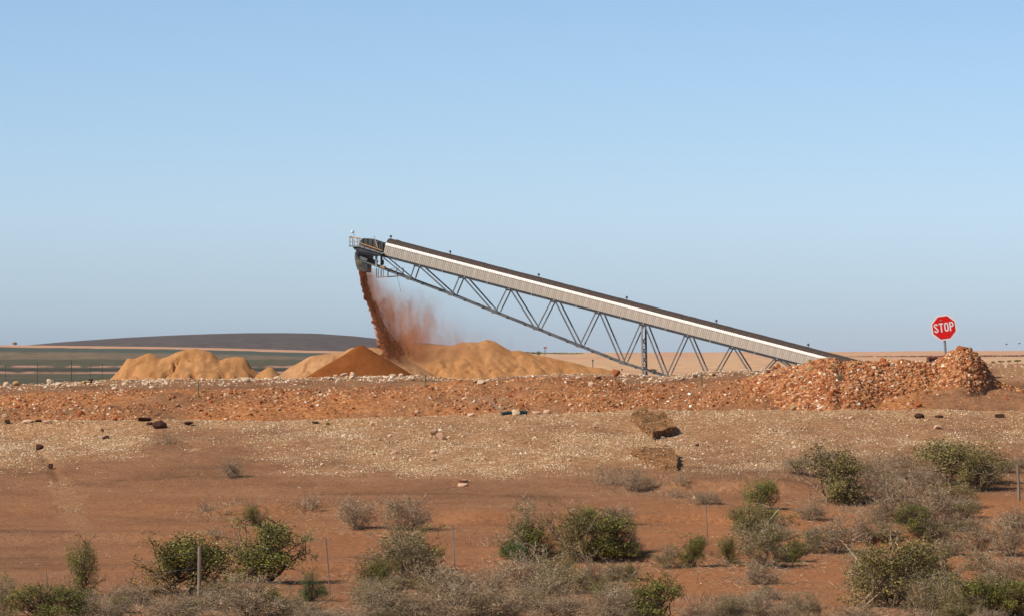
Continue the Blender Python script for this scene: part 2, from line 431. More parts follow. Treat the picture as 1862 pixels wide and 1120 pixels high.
# terrain mesh (fan shaped grid)
us = np.arange(-520, 2390, 5.0)
Ys = np.concatenate([np.arange(44, 72, 0.8), np.arange(72, 120, 0.32), np.arange(120, 160, 0.14), np.arange(160, 182, 0.8)])
U, YY = np.meshgrid(us, Ys)
X = (U - CX) * YY / F
Z = near_h(X, YY)
me = np_mesh('bank_and_scrubland', np.stack([X, YY, Z], -1), grid_faces(len(Ys), len(us)), True)
PY = CY - F * Z / YY
def masks(U, YY, X, PY):
    nz = fbm(X * 0.8, YY * 0.8, 4, 41) * 60
    gl = tab(U, T_GL)
    grav = sstep(20, -25, PY - gl + nz) * sstep(123, 126, YY) * sstep(141, 140, YY)
    gpatch = np.clip(0.74 + 1.6 * fbm(X * 0.45, YY * 0.30, 4, 44), 0.25, 1)
    crestpale = sstep(136.2, 137.5, YY) * sstep(139.5, 138.5, YY)
    grav = np.clip(grav * gpatch + 0.55 * crestpale, 0, 1)
    wash = sstep(36, 14, np.abs(U - (112 + (PY - 880) * 0.45)) + fbm(X * 3, YY * 0.6, 3, 47) * 60) * sstep(870, 885, PY) * sstep(985, 940, PY)
    grav = np.clip(grav + 0.40 * wash * (YY < 132), 0, 1)
    far_r = sstep(1780, 1830, U) * sstep(151, 153, YY)
    grav = np.clip(grav + 0.8 * far_r, 0, 1)
    rub = sstep(141.5, 143.5, YY) * sstep(151, 150, YY) * (1 - 0.85 * sstep(1640, 1720, U)) * np.clip(0.6 + 2.0 * fbm(X * 0.35, YY * 0.5, 3, 50), 0, 1)
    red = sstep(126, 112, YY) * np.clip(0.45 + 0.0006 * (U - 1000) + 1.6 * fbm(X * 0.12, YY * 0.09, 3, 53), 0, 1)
    return grav, rub, red
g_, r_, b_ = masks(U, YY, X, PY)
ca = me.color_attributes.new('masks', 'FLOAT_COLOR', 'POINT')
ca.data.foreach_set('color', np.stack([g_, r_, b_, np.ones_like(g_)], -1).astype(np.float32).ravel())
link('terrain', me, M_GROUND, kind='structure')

# rubble heaps
heap_objs = []
for hp, lab in zip(HEAPS, ('long low heap of orange rubble lying in front of the conveyor tail', 'steep peaked heap of orange rubble right beside the stop sign')):
    hu = np.arange(hp['u'][0], hp['u'][1] + 1, 4.0); hy = np.arange(hp['Y'] - 7, hp['Y'] + 6, 0.10)
    A, B = np.meshgrid(hu, hy); hx = (A - CX) * B / F
    hz = heap_h(hp, hx, B); gz = near_h(hx, B)
    hz = np.maximum(hz, gz - 0.35)
    cx0 = float(hx.mean()); cy0 = hp['Y']; cz0 = float(gz.mean())
    me = np_mesh('heap_body', np.stack([hx - cx0, B - cy0, hz - cz0], -1), grid_faces(len(hy), len(hu)), True)
    gm = np.zeros_like(hz); pyh = CY - F * hz / B; rb = 0.9 * sstep(712, 694, pyh + 0 * A) if hp['u'][0] > 1500 else 0.9 * np.clip(0.35 + sstep(1300, 1430, A + 40 * fbm(hx * 1.5, B, 3, 2)), 0, 1)
    ca = me.color_attributes.new('masks', 'FLOAT_COLOR', 'POINT')
    ca.data.foreach_set('color', np.stack([gm, rb, gm, np.ones_like(gm)], -1).astype(np.float32).ravel())
    root = empty('rubble_heap', (cx0, cy0, cz0), lab, 'rubble heap')
    link('heap_body', me, M_GROUND, root)
    heap_objs.append(root)

# deep base sheet that carries the ground on behind and beside the camera
s = 40000
base_me = np_mesh('ground', [(-s, -s, -5.6), (s, -s, -5.6), (s, s, -5.6), (-s, s, -5.6)], [(0, 1, 2, 3)])
ca = base_me.color_attributes.new('masks', 'FLOAT_COLOR', 'POINT')
ca.data.foreach_set('color', np.array([0, 0, 0.5, 1] * 4, np.float32))
link('ground', base_me, M_GROUND, kind='structure')

# ------------------------------------------------------------------ far plain
T_ST = [(-3000, 622), (-400, 626), (0, 627), (300, 630.5), (400, 632.6), (560, 637), (700, 639.5), (900, 641), (1250, 640.3), (1480, 638.8), (1600, 638.5), (1862, 636.8), (5000, 634)]
fu = np.concatenate([np.arange(-3000, -200, 40.0), np.arange(-200, 2060, 7.0), np.arange(2060, 4900, 40.0)])
fD = np.concatenate([166 * np.power(3200 / 166, np.linspace(0, 1, 190)), 3200 * np.power(12, np.linspace(0.03, 1, 24))])
U, YY = np.meshgrid(fu, fD)
X = (U - CX) * YY / F
left = sstep(900, 640, U)
zst = -(tab(U, T_ST) - 640) * 2800 / F
zL = [-3.0 + 0 * U, -3.0 + 0 * U, -3.05 + 0 * U, -2.6 + 0 * U, zst - 2.6 - 0.0 * U, zst - 1.3, zst, zst - 6, zst * 0 - 4, zst * 0 - 4]
zR = [-3.0 + 0 * U, -3.0 + 0 * U, -2.95 + 0 * U, -2.8 + 0 * U, -2.0 + 0 * U, zst - 1.2, zst, zst - 3, zst * 0 - 4, zst * 0 - 4]
Dk = [150, 420, 780, 1250, 2050, 2500, 2800, 3000, 4000, 45000]
Z = left * pchip(YY, Dk, zL) + (1 - left) * pchip(YY, Dk, zR)
Z = Z + 0.9 * fbm(U * 0.035, YY * 0.004, 4, 61) * sstep(2300, 2750, YY) * sstep(3100, 2900, YY) * sstep(600, 1000, U)
Z = Z + 0.25 * fbm(X * 0.05, YY * 0.02, 3, 62) * sstep(200, 260, YY) * sstep(1500, 900, YY)
me = np_mesh('plain', np.stack([X, YY, Z], -1), grid_faces(len(fD), len(fu)), True)
PY = CY - F * Z / YY
sand = np.array([0.56, 0.305, 0.180]); sand2 = np.array([0.60, 0.37, 0.21]); green = np.array([0.105, 0.095, 0.058]); olive = np.array([0.205, 0.150, 0.095])
dark = np.array([0.058, 0.056, 0.040]); pink = np.array([0.45, 0.24, 0.165]); teal = np.array([0.085, 0.098, 0.075]); brown = np.array([0.13, 0.10, 0.070])
def band(c):
    return np.broadcast_to(c, U.shape + (3,)).copy()
def lerp(a, b, t): return a * (1 - t[..., None]) + b * t[..., None]
nzl = fbm(U * 0.012, YY * 0.0015, 4, 71)
nzs = fbm(U * 0.05, YY * 0.004, 4, 72)
py = PY + nzs * 3.0
colL = band(green)
colL = lerp(colL, band(brown), np.clip(0.35 + nzl * 1.5, 0, 1))
def sb(col, c, y0, y1, amt=1.0, e=1.2):
    t = sstep(y0 - e, y0 + e, py) * sstep(y1 + e, y1 - e, py) * np.clip(amt, 0, 1)
    return lerp(col, band(c), t)
colL = sb(colL, green, 679, 700, 0.8 + nzs)
colL = sb(colL, pink, 675.5, 679, 0.75 + nzs * 2.5)
colL = sb(colL, dark, 669, 675, 0.9 + nzs)
colL = sb(colL, pink, 664.5, 668, 0.55 + nzs * 5)
colL = sb(colL, green, 653, 664, 0.9)
colL = sb(colL, olive, 640, 653, 0.85 + nzs)
dst = PY - tab(U, T_ST)
t = sstep(3.4, 4.4, dst) * sstep(13, 9, dst); colL = lerp(colL, band(teal), t)
t = sstep(4.4, 3.4, dst + nzs * 1.5) * (YY < 3000); colL = lerp(colL, band(sand), t)
colR = lerp(band(sand), band(sand2), np.clip(0.5 + nzl * 2, 0, 1))
colR = sb(colR, sand2, 653, 672, 0.8)
tL = sstep(940, 860, U + nzl * 60)
col = lerp(colR, colL, tL)
pr = sstep(1900, 1750, YY) * sstep(1150, 1000, U) * sstep(420, 520, YY) * tL * 0
ca = me.color_attributes.new('tone', 'FLOAT_COLOR', 'POINT')
ca.data.foreach_set('color', np.concatenate([col, np.ones(U.shape + (1,))], -1).astype(np.float32).ravel())
link('plain', me, M_PLAIN, kind='structure')

# long dark hill on the left
T_H = [(-900, 655), (-200, 640), (0, 631), (50, 627.5), (100, 623), (160, 618.5), (230, 614), (300, 610.5), (380, 607.6), (450, 606), (520, 605.8), (580, 607), (640, 611), (700, 617), (780, 624.5), (860, 632), (940, 638.5), (1020, 641.5), (1100, 645), (1300, 655)]
hu = np.arange(-900, 1301, 8.0); hD = np.linspace(3600, 5600, 40)
U, YY = np.meshgrid(hu, hD); X = (U - CX) * YY / F
zr = (640 - tab(U, T_H)) * 4600 / F
tt = np.clip(1 - ((YY - 4600) / 1000.0) ** 2, 0, 1)
Z = -8 + (zr + 8) * np.sqrt(tt) + 0.5 * fbm(X * 0.02, YY * 0.006, 4, 81)
link('hill', np_mesh('hill', np.stack([X, YY, Z], -1), grid_faces(len(hD), len(hu)), True), M_HILL, kind='structure')

# ------------------------------------------------------------------ scattered stones (stuff)
OCT = np.array([(1, 0, 0), (-1, 0, 0), (0, 1, 0), (0, -1, 0), (0, 0, 1), (0, 0, -1)], float)
OCF = np.array([(0, 2, 4), (2, 1, 4), (1, 3, 4), (3, 0, 4), (2, 0, 5), (1, 2, 5), (3, 1, 5), (0, 3, 5)])
CUBV = np.array([(x, y, z) for z in (-.7, .7) for y in (-.7, .7) for x in (-.7, .7)], float)
CUBF = np.array([(0, 2, 3, 1), (4, 5, 7, 6), (0, 1, 5, 4), (2, 6, 7, 3), (0, 4, 6, 2), (1, 3, 7, 5)])
CUBT = np.concatenate([CUBF[:, [0, 1, 2]], CUBF[:, [0, 2, 3]]])
def rand_rot(n, g):
    q = g.normal(size=(n, 4)); q /= np.linalg.norm(q, axis=1)[:, None]
    w, x, y, z = q.T
    return np.stack([1 - 2 * (y * y + z * z), 2 * (x * y - z * w), 2 * (x * z + y * w), 2 * (x * y + z * w), 1 - 2 * (x * x + z * z), 2 * (y * z - x * w),
                     2 * (x * z - y * w), 2 * (y * z + x * w), 1 - 2 * (x * x + y * y)], -1).reshape(n, 3, 3)
def stones(pos, size, g, flat=0.65, blocky=False, sink=0.25):
    n = len(pos)
    V0, F0 = (CUBV, CUBT) if blocky else (OCT, OCF)
    v = V0[None] + g.normal(scale=0.20, size=(n,) + V0.shape)
    v = v * (0.6 + 0.7 * g.random((n, 1, 3)))
    v = np.einsum('nij,nkj->nki', rand_rot(n, g), v)
    v[:, :, 2] *= flat
    v = v * size[:, None, None] + (pos - np.stack([0 * size, 0 * size, sink * size], -1))[:, None, :]
    f = (F0[None] + (np.arange(n) * len(V0))[:, None, None]).reshape(-1, 3)
    return v.reshape(-1, 3), f
def scatter(n, u0, u1, y0, y1, dens, g):
    u = g.uniform(u0, u1, n); Y = g.uniform(y0, y1, n)
    x = (u - CX) * Y / F; z = full_h(x, Y)
    py = CY - F * z / Y
    keep = g.random(n) < dens(u, Y, x, py)
    return np.stack([x, Y, z], -1)[keep], u[keep], py[keep]
g = np.random.default_rng(101)
def d_gravel(u, Y, x, py):
    gm, rb, rd = masks(u, Y, x, py)
    cl = np.clip(0.6 + 2.6 * fbm(x * 1.3, Y * 1.1, 3, 91), 0.05, 1)
    return gm * cl * np.clip(0.55 + sstep(760, 800, py) * 0.6, 0, 1)
p, u_, py_ = scatter(380000, -300, 2160, 122, 139.2, d_gravel, g)
sz = 0.013 + 0.026 * g.random(len(p)) ** 2.6 + 0.04 * (g.random(len(p)) < 0.006)
v, f = stones(p, sz, g, 0.75, False, 0.0)
link('bank_gravel', np_mesh('bank_gravel', v, f), M_GRAVEL, label='pale gravel strewn over the upper face of the bank', cat='gravel', kind='stuff')
# sparse pale chips further down and in the scrub
p, u_, py_ = scatter(9000, -300, 2160, 76, 140, lambda u, Y, x, py: 0.30 + 0.5 * (Y > 115), g)
v, f = stones(p, 0.010 + 0.028 * g.random(len(p)) ** 4, g)
link('scattered_chips', np_mesh('scattered_chips', v, f), M_CREAM, label='sparse pale stone chips on the brown soil', cat='gravel', kind='stuff')
M_CLOD = island_mat('soil_clod', [(0.0, (0.16, 0.075, 0.038)), (0.5, (0.33, 0.150, 0.070)), (1.0, (0.46, 0.225, 0.11))], grain=9)
p, u_, py_ = scatter(60000, -300, 2160, 76, 136, lambda u, Y, x, py: np.clip(0.25 + 2.4 * fbm(x * 0.35, Y * 0.30, 4, 66), 0.02, 1), g)
v, f = stones(p, 0.008 + 0.030 * g.random(len(p)) ** 3.5, g, 0.7, False, 0.1)
link('soil_clods', np_mesh('soil_clods', v, f), M_CLOD, label='small brown clods of earth on the open soil', cat='clods', kind='stuff')
# orange rubble on the second bank and its bench
def d_rub(u, Y, x, py):
    d = sstep(141.6, 142.6, Y) * sstep(151.5, 149.8, Y) * np.clip(0.66 + 2.6 * fbm(x * 0.45, Y * 0.6, 4, 50), 0.05, 1)
    d = d * (1 - 0.9 * sstep(1600, 1700, u))
    return d
p, u_, py_ = scatter(165000, -300, 2160, 141.5, 152, d_rub, g)
sz = 0.011 + 0.066 * g.random(len(p)) ** 6
v, f = stones(p, sz, g, 0.8, True)
link('bank_rubble', np_mesh('bank_rubble', v, f), M_RUBBLE, label='orange and cream rubble covering the bank behind the gravel crest', cat='rubble', kind='stuff')
# cream stones along the far crest
def d_crest(u, Y, x, py):
    yb = tab(u, T_B)
    d = 0.8 * sstep(151.0, 156.0, Y) * sstep(161, 159.5, Y) * np.clip(0.55 + 2.2 * fbm(x * 0.8, Y * 0.8, 3, 55), 0.02, 1)
    return d * (0.5 + 0.5 * (u < 1400)) * (1 - 0.0 * yb)
p, u_, py_ = scatter(80000, -300, 2160, 152, 161.5, d_crest, g)
sz = 0.014 + 0.052 * g.random(len(p)) ** 4
v, f = stones(p, sz, g, 0.8, True)
link('crest_stones', np_mesh('crest_stones', v, f), M_CREAM, label='cream stones lining the crest of the far bank', cat='stones', kind='stuff')
# stones on the two heaps
for hp, root in zip(HEAPS, heap_objs):
    n = int(400 * (hp['u'][1] - hp['u'][0]))
    u = g.uniform(hp['u'][0] - 5, hp['u'][1] + 5, n); Y = g.uniform(hp['Y'] - 6.5, hp['Y'] + 1.2, n)
    x = (u - CX) * Y / F; hz = heap_h(hp, x, Y); gz = near_h(x, Y)
    py = CY - F * hz / Y
    lim = np.interp(u, [1500, 1600, 1690], [752, 735, 709])
    k = (hz > gz - 0.02) & (g.random(n) < 0.55 * sstep(lim + 6, lim - 18, py + fbm(x * 1.5, Y, 3, 5) * 30) * np.clip(0.65 + 2.6 * fbm(x * .7, Y * .7, 3, 77), 0.08, 1) * (0.25 + 0.75 * sstep(1300, 1440, u + (py - 700) * -0.8)))
    pos = np.stack([x, Y, hz], -1)[k] - np.array(root.location)
    sz = 0.012 + 0.082 * g.random(len(pos)) ** 5.5
    v, f = stones(pos, sz, g, 0.85, True)
    link('rubble', np_mesh('rubble', v, f), M_RUBBLE, root, kind='stuff')

# ------------------------------------------------------------------ single rocks
def rock_mesh(seed, kind='block'):
    gg = random.Random(seed)
    bm = bmesh.new()
    for k in range(18):
        a = Vector((gg.uniform(-1, 1), gg.uniform(-1, 1), gg.uniform(-1, 1)))
        if kind == 'round':
            a = a.normalized() * gg.uniform(0.9, 1.05)
        else:
            m_ = max(abs(a.x), abs(a.y), abs(a.z)); a = a / m_ * gg.uniform(0.75, 1.0)
        bm.verts.new((a.x * 0.5, a.y * 0.5, a.z * 0.5))
    ret = bmesh.ops.convex_hull(bm, input=bm.verts[:])
    for e in [x for x in ret['geom_interior'] if isinstance(x, bmesh.types.BMVert)]:
        bm.verts.remove(e)
    if kind == 'round':
        bmesh.ops.subdivide_edges(bm, edges=bm.edges[:], cuts=1, smooth=0.8)
    mn = Vector([min(v.co[i] for v in bm.verts) for i in range(3)]); mx = Vector([max(v.co[i] for v in bm.verts) for i in range(3)])
    for v in bm.verts:
        v.co = Vector([(v.co[i] - (mn[i] + mx[i]) / 2) / (mx[i] - mn[i]) for i in range(3)])
    bmesh.ops.recalc_face_normals(bm, faces=bm.faces[:])
    me = bpy.data.meshes.new('rock'); bm.to_mesh(me); bm.free()
    return me
_rock_cache = {}
def rock(px, py, w, h, mat, label=None, group=None, seed=0, kind='block', ry=0, depth=None, rz=None, name='rock', cat='rock'):
    """px, py: middle of the foot of the rock in the photograph; w, h in photograph pixels"""
    key = (kind, seed % 9, mat.name)
    if key not in _rock_cache:
        m_ = rock_mesh(seed % 9 + 100, kind); m_.materials.append(mat); _rock_cache[key] = m_
    p = locate(px, py)
    s_ = p.y / F
    o = link(name, _rock_cache[key], None, None, label, cat, group)
    wd, ht = w * s_, h * s_
    dp = depth * s_ if depth else wd * 0.8
    o.scale = (wd, dp, ht * 1.15)
    o.location = (p.x, p.y + dp * 0.25, p.z + ht * 0.40)
    o.rotation_euler = (R(random.uniform(-8, 8)), R(ry), R(rz if rz is not None else random.uniform(-25, 25)))
    return o
rock(290, 779, 27, 16, M_DARKROCK, 'round dark brown boulder on the gravel crest, largest dark rock there', seed=3, kind='round', rz=0)
rock(262, 766, 25, 8, M_DARKROCK, 'long flat dark slab just left of the round dark boulder', seed=4, ry=4, rz=5)
rock(272, 773, 13, 5, M_DARKROCK, 'low dark lump touching the left side of the round boulder', seed=6)
rock(343, 773, 16, 7, M_DARKROCK, 'small dark rock on the gravel crest right of the round boulder', seed=5, ry=8)
rock(72, 817, 14, 10, M_DARKROCK, 'dark wedge shaped rock above the eroded runnel on the left slope', seed=1)
rock(92, 852, 9, 10, M_DARKROCK, 'small dark rock lodged in the runnel on the left slope', seed=7)
rock(192, 798, 14, 7, M_DARKROCK, 'flat dark rock lying on pale gravel below the track', seed=2)
rock(171, 794, 9, 5, M_TANROCK, 'small tan stone just left of a flat dark rock', seed=2)
rock(186, 785, 5, 5, M_DARKROCK, 'tiny dark stone beside the track on the left', seed=8)
rock(13, 770, 10, 8, M_DARKROCK, 'dark reddish rock at the left end of the gravel crest', seed=0)
rock(69, 768, 11, 5, M_DARKROCK, 'thin dark flake on the crest near pale lumps', seed=4)
rock(210, 765, 9, 7, M_REDROCK, 'dark red rock at the foot of the orange rubble', seed=5)
rock(145, 754, 12, 9, M_REDROCK, 'orange red boulder in the rubble face above the track', seed=6)
rock(592, 772, 13, 8, M_TANROCK, 'single tan stone on the gravel crest below the dark sand cone', seed=1, kind='round')
rock(573, 770, 13, 4, M_DARKROCK, 'thin dark flake left of the single tan stone', seed=3)
rock(789, 791, 14, 12, M_PINKROCK, 'left half of a broken pink rock on the gravel bank', seed=5, ry=25)
rock(801, 799, 12, 15, M_PINKROCK, 'right half of a broken pink rock on the gravel bank', seed=8, ry=-30)
rock(787, 825, 13, 7, M_PINKROCK, 'rounded pink stone below the broken pink rock', seed=2, kind='round')
rock(842, 877, 17, 6, M_PINKROCK, 'upper slab of split pink rock low on the bank', seed=4)
rock(842, 884, 20, 6, M_PINKROCK, 'lower slab of split pink rock low on the bank', seed=6)
rock(717, 824, 9, 8, M_PINKROCK, 'small pink stone among gravel left of the broken pink rock', seed=7)
rock(676, 773, 7, 9, M_PINKROCK, 'upright pinkish stone near the gravel crest', seed=1)
rock(857, 757, 14, 7, M_PINKROCK, 'pale pink rock at the foot of the rubble face', seed=2)
rock(938, 755, 15, 11, M_WHITEROCK, 'blocky white rock lying on the teal pipe', seed=8)
rock(975, 753, 18, 6, M_PINKROCK, 'flat pink rock just right of the teal pipe', seed=3)
rock(995, 751, 14, 6, M_PINKROCK, 'second flat pink rock right of the teal pipe', seed=6)
rock(50, 769, 22, 6, M_PINKROCK, 'pale crumbly lump on the crest at the far left', seed=5, kind='round')
rock(86, 770, 15, 6, M_PINKROCK, 'pale crumbly lump right of the thin dark flake', seed=1, kind='round')
rock(1268, 811, 7, 5, M_DARKROCK, 'tiny dark stone on brown scar right of the slab', seed=2)
rock(1239, 802, 6, 5, M_WHITEROCK, 'small white stone below the upper conglomerate slab', seed=2)
rock(1209, 812, 6, 6, M_WHITEROCK, 'small white stone between the two conglomerate slabs', seed=5)
rock(1672, 761, 19, 10, M_DARKROCK, 'dark rounded rock on the flat ground below the long rubble heap', seed=6, kind='round')
rock(1708, 759, 15, 5, M_DARKROCK, 'flat dark flake right of the dark rounded rock', seed=2)
rock(1818, 759, 18, 7, M_DARKROCK, 'dark flat rock on the bank near the right edge', seed=7)
rock(1705, 780, 14, 8, M_PINKROCK, 'pink rock on the gravel bank below the peaked heap', seed=4)
rock(11, 703, 12, 10, M_WHITEROCK, 'large white boulder on the far crest at the left edge', seed=2, kind='round')
rock(29, 701, 14, 9, M_TANROCK, 'brown boulder beside the large white boulder on the crest', seed=5, kind='round')
rock(91, 697, 12, 9, M_WHITEROCK, 'white boulder on the far crest left of two fence poles', seed=8)
rock(107, 700, 12, 6, M_WHITEROCK, 'low white stone between the two fence poles', seed=1)
rock(158, 699, 15, 8, M_TANROCK, 'tan boulder on the far crest left of the sand pile', seed=4)
rock(164, 697, 8, 9, M_DARKROCK, 'small dark rock touching the tan boulder on the crest', seed=4)
rock(208, 709, 11, 7, M_WHITEROCK, 'pale rounded rock on the bench below the crest', seed=3, kind='round')
rock(221, 712, 7, 6, M_WHITEROCK, 'small white rock on the bench below the first sand pile', seed=7)
rock(276, 706, 10, 6, M_WHITEROCK, 'pale rock on the brown bench under the big ochre pile', seed=6)
rock(447, 694, 14, 8, M_WHITEROCK, 'creamy rock on the crest below the small sand mound', seed=6)
rock(504, 690, 12, 7, M_WHITEROCK, 'white rock on the crest right of the creamy rock', seed=2)
rock(610, 684, 8, 5, M_WHITEROCK, 'small white rock at the left foot of the dark cone', seed=3)
rock(625, 681, 13, 6, M_WHITEROCK, 'long white rock in front of the dark sand cone', seed=5)
rock(641, 686, 10, 10, M_WHITEROCK, 'upright white rock in front of the dark sand cone', seed=8, kind='round')
rock(714, 686, 11, 7, M_WHITEROCK, 'white rock in front of the right foot of the dark cone', seed=1)
rock(729, 685, 9, 7, M_WHITEROCK, 'round white rock at the right foot of the dark cone', seed=4, kind='round')
rock(875, 698, 15, 8, M_WHITEROCK, 'flat white slab in the dip of the far crest', seed=7)
rock(1120, 684, 13, 14, M_REDROCK, 'bright red boulder on the crest under the conveyor truss', seed=3)
rock(1124, 679, 9, 7, M_REDROCK, 'red rock balanced on top of the bright red boulder', seed=1)
rock(1088, 690, 10, 7, M_DARKROCK, 'dark rock left of the bright red boulder', seed=2)
rock(1135, 695, 7, 6, M_WHITEROCK, 'small white rock below the bright red boulder', seed=2)
rock(1075, 702, 10, 8, M_WHITEROCK, 'white pointed rock in the rubble left of the red boulder', seed=6)
rock(1264, 686, 11, 9, M_WHITEROCK, 'white rock on the crest right of the truss foot', seed=4)
rock(1242, 691, 9, 7, M_WHITEROCK, 'white rock just below the truss foot', seed=5)
rock(1440, 688, 9, 8, M_WHITEROCK, 'white rock on the left shoulder of the long rubble heap', seed=5)
rock(1461, 712, 11, 10, M_TANROCK, 'tan rock in the face of the long rubble heap', seed=8)
rock(1442, 745, 12, 10, M_TANROCK, 'tan block at the foot of the long rubble heap', seed=1)
rock(1494, 745, 12, 7, M_WHITEROCK, 'pale block at the foot of the long heap, right of the tan block', seed=2)
rock(1590, 673, 9, 9, M_WHITEROCK, 'white round rock on the ridge by the conveyor tail', seed=3, kind='round')
rock(1612, 664, 12, 8, M_REDROCK, 'rust coloured round rock on the ridge left of the sign', seed=7, kind='round')
rock(1754, 677, 14, 12, M_REDROCK, 'rust red boulder in the middle of the peaked heap', seed=4)
rock(1747, 637, 17, 9, M_REDROCK, 'red slab crowning the peaked heap', seed=8)
ZONES = [(0, 'below the distant fence poles'), (190, 'below the left sand pile'), (480, 'below the pale sand pile'), (590, 'below the dark sand cone'), (755, 'below the largest sand pile'),
         (920, 'under the long tail of sand'), (1090, 'below the truss foot'), (1215, 'below the conveyor tail'), (1330, 'by the left flank of the long heap')]
def zone(px):
    return [z for p_, z in ZONES if px >= p_][-1]
# alike blocks bedded in the rubble
def bedded(n, box, mats, grp, lab, g, szr):
    k = 0; tries = 0
    while k < n and tries < 4000:
        tries += 1
        px = g.uniform(box[0], box[2]); py = g.uniform(box[1], box[3])
        lo = tab(px, T_A) - 3; hi = tab(px, T_F) + 3
        if not (py < lo and py > (hi if box[1] > 690 else 640)): continue
        p = locate(px, py)
        if p.y < 140.5 or p.y > 159.5: continue
        w = szr[0] + (szr[1] - szr[0]) * g.random() ** 2
        m_ = mats[g.randrange(len(mats))]
        lb = lab.replace('rust', 'tan').replace('tan red', 'tan') if m_ is M_TANROCK else (lab.replace('cream', 'pinkish') if m_ is M_PINKROCK else lab)
        lb = ('lower ' if py > (box[1] + box[3]) / 2 + 6 else 'upper ') + ('large ' if w > szr[0] + 0.5 * (szr[1] - szr[0]) else 'small ') + lb
        if box[2] < 1360: lb += ', ' + zone(px)
        elif box[0] < 1600: lb += ', ' + ('left end' if px < 1460 else 'under its left hump' if px < 1545 else 'under its middle' if px < 1620 else 'next to the peaked heap')
        rock(px, py, w, w * g.uniform(0.5, 0.85), m_, lb, grp, seed=g.randrange(9), ry=g.uniform(-30, 30))
        k += 1
gr = random.Random(5)
bedded(70, (0, 705, 1340, 760), [M_REDROCK, M_REDROCK, M_REDROCK, M_TANROCK], 'rust red blocks bedded in the rubble bank', 'rust red block in the rubble bank', gr, (5, 10))
bedded(45, (0, 705, 1340, 760), [M_WHITEROCK, M_PINKROCK], 'cream blocks bedded in the rubble bank', 'cream block in the rubble bank', gr, (4, 9))
bedded(60, (1380, 660, 1690, 744), [M_REDROCK, M_REDROCK, M_TANROCK], 'rust blocks in the long rubble heap', 'rust block in the long rubble heap', gr, (5, 13))
bedded(22, (1400, 660, 1690, 744), [M_WHITEROCK, M_PINKROCK], 'cream blocks in the long rubble heap', 'cream block in the long rubble heap', gr, (4, 8))
bedded(26, (1690, 645, 1800, 702), [M_REDROCK, M_TANROCK], 'rust blocks in the peaked rubble heap', 'rust block sticking out of the peaked rubble heap', gr, (5, 11))
g2 = random.Random(9)
for k in range(60):
    px = g2.uniform(0, 1330); py = tab(px, T_B) + g2.uniform(0, 9)
    w = 4 + 5 * g2.random() ** 2
    rock(px, float(py), w, w * g2.uniform(0.5, 0.8), *((M_WHITEROCK, ('large ' if w > 7 else 'small ') + 'cream stone on the far crest, ' + zone(px)) if g2.random() < 0.75 else (M_TANROCK, ('large ' if w > 7 else 'small ') + 'tan stone on the far crest, ' + zone(px))), 'cream stones sitting on the far crest', seed=g2.randrange(9))
for k in range(46):
    px = g2.uniform(0, 1862); py = tab(px, T_A) + g2.uniform(14, 95)
    if py > tab(px, T_GL): continue
    w = 4 + 4 * g2.random() ** 2
    rock(px, float(py), w, w * 0.6, [M_WHITEROCK, M_WHITEROCK, M_PINKROCK][k % 3], ('pinkish' if k % 3 == 2 else 'white') + (' cobble high' if py < tab(px, T_A) + 50 else ' cobble low') + ' on the front bank, ' + zone(px), 'pale cobbles among the bank gravel', seed=g2.randrange(9))

# the two conglomerate slabs sliding down the bank
def slab(outline, thick, label, seed, lift, cut=0.14):
    """outline: top-face corners as photograph pixels on the ground, lifted; thick in metres; undercut at the front"""
    top = []; bot = []
    for (px, py), lf in zip(outline, lift):
        q = locate(px, py)
        top.append(q + Vector((0, 0, lf))); bot.append(q + Vector((0, cut * min(1, lf / 0.4), lf - thick)))
    c = sum(bot, Vector()) / len(bot)
    bm = bmesh.new()
    tv = [bm.verts.new(p - c) for p in top]; bv = [bm.verts.new(p - c) for p in bot]
    n_ = len(tv)
    bm.faces.new(tv); bm.faces.new(list(reversed(bv)))
    for i in range(n_):
        j = (i + 1) % n_
        bm.faces.new((tv[i], bv[i], bv[j], tv[j]))
    bmesh.ops.triangulate(bm, faces=bm.faces[:])
    for _ in range(4):
        bmesh.ops.subdivide_edges(bm, edges=[e for e in bm.edges if e.calc_length() > 0.09], cuts=1, use_grid_fill=True)
        bmesh.ops.triangulate(bm, faces=bm.faces[:])
    bmesh.ops.recalc_face_normals(bm, faces=bm.faces[:])
    bm.normal_update()
    for v in bm.verts:
        w_ = v.co + c
        d = float(fbm(np.array(w_.x * 5 + w_.z * 3), np.array(w_.y * 5 - w_.z * 4), 4, seed)) * 0.16 + float(fbm(np.array(w_.x * 1.7 + w_.z), np.array(w_.y * 1.7 + w_.z * 1.3), 3, seed + 7)) * 0.30
        v.co += v.normal * d
    me = bpy.data.meshes.new('conglomerate_slab'); 
    pts = np.array([tuple(f_.calc_center_median()) for f_ in bm.faces for _ in range(2)])
    nrm = np.array([tuple(f_.normal) for f_ in bm.faces for _ in range(2)])
    bm.to_mesh(me); bm.free()
    root = empty('conglomerate_slab', c, label, 'rock slab')
    link('slab_body', me, M_CONGL, root)
    gg = np.random.default_rng(seed)
    pts = pts + gg.normal(scale=0.02, size=pts.shape)
    k = gg.random(len(pts)) < 0.13
    v, f = stones(pts[k], 0.014 + 0.022 * gg.random(k.sum()) ** 2, gg)
    link('embedded_stones', np_mesh('embedded_stones', v, f), M_GRAVEL, root, kind='stuff')
slab([(1148, 760), (1168, 755), (1204, 762), (1229, 790), (1188, 800), (1164, 781)], 0.42, 'upper conglomerate slab sliding from the gravel crest, dark under its front edge', 301, (0.20, 0.25, 0.26, 0.26, 0.27, 0.22), 0.16)
